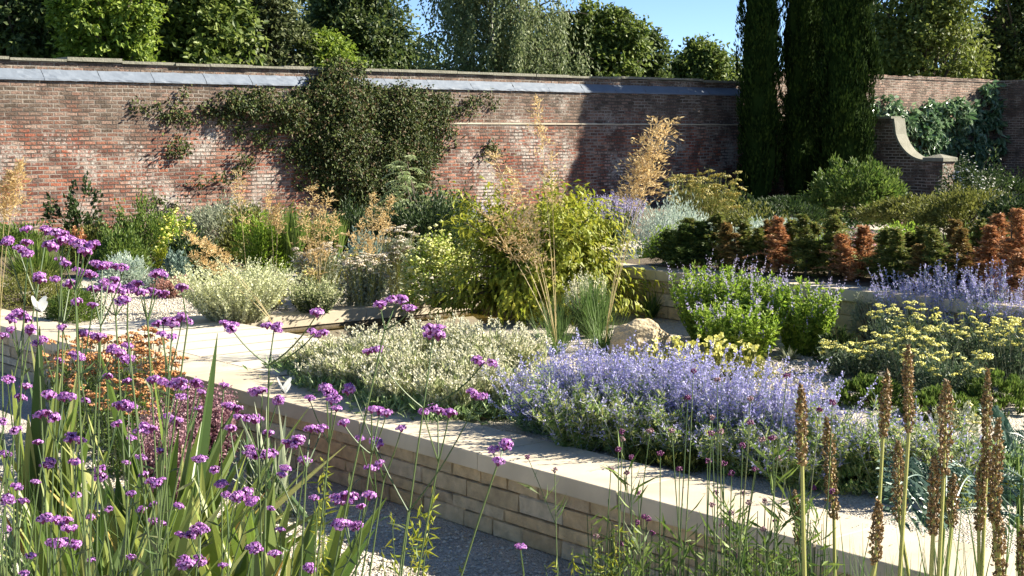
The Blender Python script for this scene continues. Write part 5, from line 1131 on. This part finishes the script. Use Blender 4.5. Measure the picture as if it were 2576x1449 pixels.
for reg, its in bp_.items():
    for k, (_, mx_, mem, fk, bx) in enumerate(its):
        Y = RNG.uniform(3.5, 4.4) if bx is None else RNG.uniform(3.5, 3.9)
        sz = np.mean([heads[j][2] for j in mem])
        if bx is None: bx = fk[0] + RNG.normal(-25, 75) if fk[0] < 700 else fk[0] - RNG.uniform(10, 110)
        f_ = at_y(fk[0], fk[1], Y); b1 = at_y(bx, 1470, Y); sl = (b1 - f_)
        if sl[2] > -.05: sl = np.array((0., 0., -.3))
        bt = f_ + sl * (f_[2] / -sl[2]); bt[0] = f_[0] + (bt[0] - f_[0]) * .55; bt[2] = 0
        wd = ORD[k] if k < 15 else 'last'
        r = root('purple_verbena', bt, '%s purple verbena, %s from left %s' % (NUMW[len(mem)], wd, reg), 'verbena', 'purple verbenas')
        g = Geo(); t = np.linspace(0, 1, 9)[:, None]
        mid = b1 if 0.2 < b1[2] < f_[2] else (bt + f_) / 2
        pth = (1 - t) ** 2 * (bt - bt) + 2 * t * (1 - t) * ((mid - bt) * .5 + (f_ - bt) * .25) + t ** 2 * (f_ - bt)
        g.tubes(pth[None], np.linspace(.0034, .0022, 9)[None], 4)
        for j in mem:
            hx, hy, hs = heads[j]; hp = at_y(hx, hy + hs * .25, Y + RNG.uniform(-.08, .08)) - bt; t2 = np.linspace(0, 1, 7)[:, None]; s0 = f_ - bt
            c1 = s0 * .45 + hp * .55 + np.array((0, 0, -.25 * abs(hp[0] - s0[0]))) if len(mem) > 1 else (s0 + hp) / 2
            q = (1 - t2) ** 2 * s0 + 2 * t2 * (1 - t2) * c1 + t2 ** 2 * hp; g.tubes(q[None], np.linspace(.0022, .0015, 7)[None], 4)
            hm = hs / ppm(Y) * .5 * 2.0
            if hs >= 38:      # a big head is three or four tight clusters
                m_ = 3 if hs < 46 else 4
                for z_ in range(m_):
                    put_head(r, hp + np.array((RNG.normal(0, .27) * hm, RNG.normal(0, .2) * hm, RNG.uniform(-.12, .3) * hm)), hm * .78)
            else: put_head(r, hp + np.array((0, 0, hm * .15)), hm * 1.08)
        # narrow paired leaves
        m_ = 6; i = RNG.integers(1, 8, m_); g.leaves(pth[i], rvec(m_) * np.array((1, 1, .2)) + np.array((0, 0, .4)), .06, .008)
        link('stem', g, M['verbstem'], r)
# ------------------------------------------------------------------ brown seed spikes at lower right
SP = [(2014, 971, 2018, 1170, 2046, 30), (2079, 1051, 2098, 1308, 2108, 34), (2233, 936, 2221, 1101, 2176, 28), (2285, 868, 2286, 1090, 2270, 28), (2382, 959, 2374, 1193, 2366, 38), (2259, 1112, 2263, 1315, 2266, 40), (2485, 933, 2481, 1200, 2478, 26), (2512, 1055, 2500, 1315, 2490, 34), (2351, 1151, 2347, 1346, 2343, 30), (2400, 1193, 2393, 1327, 2388, 30), (2470, 1158, 2462, 1334, 2452, 28), (2512, 1292, 2515, 1460, 2515, 38), (2210, 1262, 2202, 1418, 2198, 30), (1999, 1235, 2016, 1392, 2024, 26), (2572, 1327, 2572, 1460, 2572, 30)]
SL = ['leftmost tall seed spike, thin with a long bare stalk', 'thick seed spike second from the left', 'leaning seed spike with a curved green stalk', 'pale thin seed spike reaching the yellow yarrow', 'tall orange brown seed spike in front of the dwarf pine', 'thick dark tipped seed spike at mid height', 'tallest thin green brown seed spike near the right', 'tall brown seed spike right of the thin green brown one', 'short reddish seed spike left of the orange brown stalk', 'short seed spike with loose papery pods before the blue green leaves', 'slender seed spike behind the right hand pair', 'low thick seed spike at the bottom right', 'low grey brown seed spike under the leaning one', 'lowest thin reddish seed spike at the left', 'cut off seed spike at the right bottom edge']
def seed_spike(label, x0, y0, x1, y1, xb, wpx, Y):
    tp = at_y(x0, y0, Y); mp = at_y(x1, y1, Y); bs = at_y(xb, 1449, Y); d = bs - mp; d = d if d[2] < -.02 else np.array((0, 0, -1.)); bt = mp + d * (mp[2] / -d[2]); bt[0] = mp[0] + np.clip(bt[0] - mp[0], -.2, .2); bt[2] = 0
    r = root('seed_spike', bt, label, 'seed spike', 'brown seed spikes'); t = np.linspace(0, 1, 10)[:, None]; A = np.zeros(3); B = mp - bt; C = tp - bt
    pth = np.vstack([A * (1 - t) + B * t, (B * (1 - t) + C * t)[1:]]); bw = np.sin(np.linspace(0, 3.14159, 10)) * RNG.normal(0, .03); pth[:10, 0] += bw; g = Geo(); g.tubes(pth[None], np.linspace(.0075, .0025, 19)[None], 6); link('stalk', g, M['podstem'], r)
    L_ = np.linalg.norm(C - B); R_ = wpx / ppm(Y) / 2 * 1.0; n = int(L_ * 1500) + 60; u = RNG.uniform(0, 1, n) ** .95; th = RNG.uniform(0, 6.28, n); prof = np.minimum(1, .6 + u * 3) * np.clip((1.06 - u) * 3.2, .2, 1)
    ax = B * (1 - u[:, None]) + C * u[:, None]; o = np.stack([np.cos(th), np.sin(th), 0 * th], 1); rr = R_ * prof * RNG.uniform(.35, 1, n)
    P = ax + o * rr[:, None]; g = Geo(); s_ = n // 2; g.blobs(P[:s_], RNG.uniform(.003, .0055, s_), 1.3); g.leaves(P[s_:] - o[s_:] * .004, o[s_:] * .8 + np.array((0, 0, .5)) + .5 * rvec(n - s_), RNG.uniform(.008, .016, n - s_), RNG.uniform(.005, .009, n - s_)); link('seed_pods', g, M['pod'], r)
for k, s_ in enumerate(SP): seed_spike(SL[k], *s_[:6], 3.6 + .25 * ((k * 7) % 4))
for (lb, px, Y, n) in (('arching green leaves at the foot of the left seed spikes', 2060, 3.9, 260), ('arching green leaves at the foot of the middle seed spikes', 2270, 3.9, 330), ('arching green leaves at the foot of the right seed spikes', 2470, 4.1, 340)):
    loc = (at_y(px, 1400, Y)[0], Y, 0); r = root('strap_leaf_clump', loc, lb, 'leaf clump'); th = RNG.uniform(0, 6.28, n); sp = RNG.uniform(.05, 1, n) * .75
    path = arcs(np.stack([np.cos(th), np.sin(th), 0 * th], 1) * .06, np.stack([np.cos(th) * sp, np.sin(th) * sp, 1 + 0 * th], 1), RNG.uniform(.8, 1.35, n), .45 * sp, 9, .02)
    g = Geo(); g.ribbons(path, .011 * np.array([.9, 1, 1, 1, .9, .75, .55, .3, .05])[None] * RNG.uniform(.5, 1.2, (n, 1)), np.stack([-np.sin(th), np.cos(th), 0 * th], 1) + .3 * rvec(n), vfold=.2); link('blade', g, M['grassleaf'], r)
# ------------------------------------------------------------------ thin scabious stems and green growth, centre right
def stem_clump(label, px, Y, stalks, name='scabious', leafm='g_mid', headm='sedum', hs=.010, nleaf=260, cat='plant', ht=.75):
    """stalks: list of (x, y) tips"""
    bx = at_y(px, 1449, Y); r = root(name, (bx[0], Y, 0), label, cat); o0 = np.array((bx[0], Y, 0)); g = Geo(); tips = []
    for (x, y) in stalks:
        tp = at_y(x, y, Y + RNG.uniform(-.3, .3)) - o0; b0 = np.array((RNG.normal(0, .05) + .6 * (tp[0]), RNG.normal(0, .08), 0)); t = np.linspace(0, 1, 8)[:, None]; p_ = b0 * (1 - t) + tp * t; p_[:, 0] += np.sin(t[:, 0] * 3.1) * RNG.normal(0, .015)
        g.tubes(p_[None], np.linspace(.0032, .0014, 8)[None], 4); tips.append(p_)
        for q in range(RNG.integers(0, 3)):
            k = RNG.integers(3, 7); d = unit(np.array((RNG.normal(0, .4), RNG.normal(0, .4), 1.))); e = arcs(p_[k][None], d[None], RNG.uniform(.08, .28), 0, 5)
            g.tubes(e, .0012, 3); tips.append(e[0])
    link('stem', g, M['verbstem'], r)
    for p_ in tips:
        c = Geo(); k = 26; c.blobs(p_[-1] + rvec(k) * hs * RNG.uniform(.5, 1.0, (k, 1)) * np.array((1, 1, .8)), hs * .3, 1); link('seed_head', c, M[headm if RNG.random() < .4 else 'verbcal'], r)
    g = Geo(); P = []; D = []
    for p_ in tips[:40]:
        k = max(3, nleaf // len(tips)); u = RNG.uniform(0, ht, k) * 7.0 * (len(p_) - 1) / 7; i = np.minimum(u.astype(int), len(p_) - 2); f = (u - i)[:, None]; P.append(p_[i] * (1 - f) + p_[i + 1] * f + RNG.normal(0, .008, (k, 3))); D.append(rvec(k) * np.array((1, 1, .35)) + np.array((0, 0, .75)))
    P = np.vstack(P); D = np.vstack(D); g.leaves(P, D, RNG.uniform(.05, .12, len(P)), RNG.uniform(.005, .010, len(P))); link('foliage', g, M[leafm], r)
stem_clump('thin stemmed scabious with dark heads rising over the left coping part', 1560, 4.2, [(1565, 1104), (1538, 1180), (1575, 1190), (1605, 1237), (1590, 1150), (1555, 1130), (1620, 1300), (1640, 1340)])
stem_clump('thin stemmed scabious with dark heads before the bright purple clump', 1700, 4.3, [(1744, 933), (1803, 955), (1690, 1083), (1636, 1083), (1730, 1000), (1790, 1050), (1660, 1140), (1710, 1180)])
stem_clump('thin stemmed scabious with pink heads in front of the leafy green growth', 1810, 4.2, [(1888, 1003), (1813, 1086), (1780, 1160), (1790, 1090), (1820, 1165), (1888, 1062), (1840, 1190), (1868, 1120), (1985, 1130), (1918, 1105)])
stem_clump('bare black stemmed scabious beside the leftmost tall seed spike', 1980, 4.1, [(1981, 945), (2094, 1012), (1945, 1100), (2020, 1060), (2062, 1030)], nleaf=120)
stem_clump('lone wiry scabious stem leaning left over the stone wall', 1560, 4.4, [(1396, 1182), (1500, 1350)], nleaf=60)
stem_clump('thin scabious stems in front of the right coping', 1900, 4.5, [(1900, 1180), (1925, 1260), (1870, 1240), (1950, 1310), (1840, 1290), (1790, 1270)], nleaf=400)
for (lb, px, yt, Y, wp, n, L_) in [('leafy green undergrowth at the bottom centre right', 1640, 1385, 4.4, 320, 520, .07), ('leafy green undergrowth in front of the right coping', 1850, 1370, 4.2, 320, 600, .07), ('leafy green undergrowth left of the seed spikes', 2000, 1410, 4.4, 220, 400, .07)]:
    loc = at_y(px, yt, Y); rx = wp / 2 / ppm(Y); r = root('green_plant', (loc[0], Y, 0), lb, 'plant'); h = loc[2]; k = 130
    E_ = np.stack([RNG.uniform(-rx, rx, k), RNG.uniform(-.35, .35, k), h * RNG.uniform(.62, 1.08, k)], 1); t = np.linspace(0, 1, 7)[None, :, None]; pth = E_[:, None] * np.array((.75, .7, 0)) * (1 - t) + E_[:, None] * t
    g = Geo(); g.tubes(pth, np.linspace(.003, .0014, 7)[None], 3); link('stem', g, M['verbstem'], r); i = RNG.integers(0, k, n * 3); u = RNG.uniform(.35, 1, n * 3) * 5.99; q = u.astype(int); f = (u - q)[:, None]
    g = Geo(); g.leaves(pth[i, q] * (1 - f) + pth[i, q + 1] * f, rvec(n * 3) * np.array((1, 1, .5)) + np.array((0, 0, .5)), L_ * RNG.uniform(.4, 1, n * 3), .009); link('foliage', g, M['g_mid'], r)
# willowy yellowing stems at the bottom centre
for (lb, px, Y, pts) in [('yellowing leafy stem in front of the stone wall at centre', 1010, 4.3, [(1095, 1225), (1060, 1260), (985, 1290), (1040, 1320), (1085, 1290), (960, 1380)]), ('yellowing leafy stems with small pink flowers at bottom centre', 1460, 4.3, [(1500, 1340), (1560, 1320), (1400, 1400), (1440, 1380), (1370, 1420), (1530, 1390), (1600, 1310)]), ('wispy curling stem beside the iris', 800, 4.4, [(815, 1155), (822, 1190), (800, 1210)])]:
    b = at_y(px, 1449, Y); o0 = np.array((b[0], Y, 0)); r = root('yellowing_plant', o0, lb, 'plant'); g = Geo(); g2 = Geo()
    for (x, y) in pts:
        tp = at_y(x, y, Y + RNG.uniform(-.15, .15)) - o0; t = np.linspace(0, 1, 8)[:, None]; p_ = np.array((.0, 0, 0)) * (1 - t) + tp * t; p_[:, 0] = tp[0] * t[:, 0] ** 2
        g.tubes(p_[None], np.linspace(.003, .001, 8)[None], 4); m_ = 46; u = RNG.uniform(.6, 1, m_) * 6.99; i = u.astype(int); f = (u - i)[:, None]
        g2.leaves(p_[i] * (1 - f) + p_[i + 1] * f, rvec(m_) + np.array((0, 0, -.2)), RNG.uniform(.02, .045, m_), .008)
    link('stem', g, M['verbstem'], r); link('foliage', g2, M['g_yellow'], r)
# ------------------------------------------------------------------ blue-green toothed leaves, far right
def honey(label, px, py, Y, leaves_, zg=0):
    b = at_y(px, py, Y); o0 = np.array((b[0], Y, zg)); r = root('blue_green_plant', o0, label, 'plant', 'large blue green leaved plants'); gs = Geo()
    for (x0, y0, x1, y1) in leaves_:
        A = at_y(x0, y0, Y + RNG.uniform(-.25, .25)) - o0; B = at_y(x1, y1, Y + RNG.uniform(-.35, .25)) - o0; L_ = np.linalg.norm(B - A); t = np.linspace(0, 1, 12)[:, None]
        mid = A * (1 - t) + B * t + np.array((0, 0, 1.)) * (np.sin(t * 3.14) * L_ * .14); g = Geo(); g.tubes(mid[None], .003, 4)
        T_ = unit(np.gradient(mid, axis=0)); sd = unit(np.cross(T_, np.array((0.1, -.7, .7)))); n = 11
        for sg in (-1, 1):
            P = mid[1:]; D = sd[1:] * sg + T_[1:] * .45; ll = L_ * .27 * np.sin(np.linspace(.35, 3.0, n)) ** .6
            g.leaves(P, D - np.array((0, 0, .15)), ll, ll * .30, N=np.tile(np.array((0.1, -.5, .9)), (n, 1)), fold=.15)
            for q in range(4):   # teeth
                pt = P + unit(D) * (ll * (.25 + .2 * q))[:, None]; g.leaves(pt, D * .6 + T_[1:] * RNG.choice([-1, 1]), ll * .28, ll * .14, N=np.tile(np.array((0.1, -.5, .9)), (n, 1)))
        link('leaf', g, M['glauc'], r); c = Geo(); s_ = np.linspace(0, 1, 6)[:, None]; gs.tubes((np.zeros(3) * (1 - s_) + A * s_ ** 1.0)[None], .006, 4)
    link('stem', gs, M['g_mid'], r)
honey('blue green toothed leaves rising along the right edge', 2590, 1449, 5.2, [(2560, 1150, 2480, 1050), (2570, 1200, 2470, 1180), (2560, 1250, 2480, 1280), (2570, 1180, 2610, 1060), (2560, 1300, 2500, 1350), (2600, 1130, 2540, 1090), (2590, 1230, 2530, 1230)])
honey('blue green toothed leaves low behind the middle seed spikes', 2360, 1300, 5.6, [(2370, 1260, 2250, 1230), (2380, 1250, 2300, 1180), (2370, 1290, 2270, 1310), (2400, 1270, 2460, 1210), (2400, 1290, 2480, 1290), (2380, 1250, 2380, 1170)], zg=0)
bush('green_plant', 'yellow button flowers between the seed spikes and pine mat', 'flower clump', 2400, 1020, 7.6, 160, ZT, 'greyg', .03, .01, 1800, 90, fl='blob', fmat='ylwflower', fn=220, fs=.012)
# ------------------------------------------------------------------ white butterflies
def butterfly(label, x, y, Y, s_=.03, tilt=.6):
    p = at_y(x, y, Y); r = root('butterfly', p, label, 'butterfly', None); r.rotation_euler = (0.2, .1, tilt); b = Geo(); t = np.linspace(-1, 1, 7)
    b.tubes(np.stack([t * 0, t * s_ * .35, t * 0], 1)[None], (s_ * .07 * np.array([.3, .8, 1, 1, .9, .9, .4]))[None], 6); link('body', b, M['bark'], r)
    for sg in (-1, 1):
        for (ax_, ay_, k, nm) in ((.35, .9, 1.0, 'forewing'), (-.6, .75, .8, 'hindwing')):
            g = Geo(); m_ = 10; a_ = np.linspace(0, 6.283, m_ + 1)[:-1]; cx_, cy_ = ay_ * .5 * sg * s_ * k * .6, ax_ * s_ * .5
            ring = np.stack([cx_ + np.cos(a_) * s_ * .52 * k * .6, cy_ + np.sin(a_) * s_ * .42 * k, np.abs(cx_ + np.cos(a_) * s_ * .5 * k * .6) * 2.0], 1); V = np.vstack([[cx_, cy_, abs(cx_) * 2.0], ring])
            g.add(V, None, [[0, 1 + i, 1 + (i + 1) % m_] for i in range(m_)]); link(nm, g, M['white'], r)
butterfly('white butterfly resting on the verbena above the left wall', 96, 782, 3.75, .034, .9)
butterfly('white butterfly beside the verbena heads over the coping', 712, 985, 3.9, .034, .5)
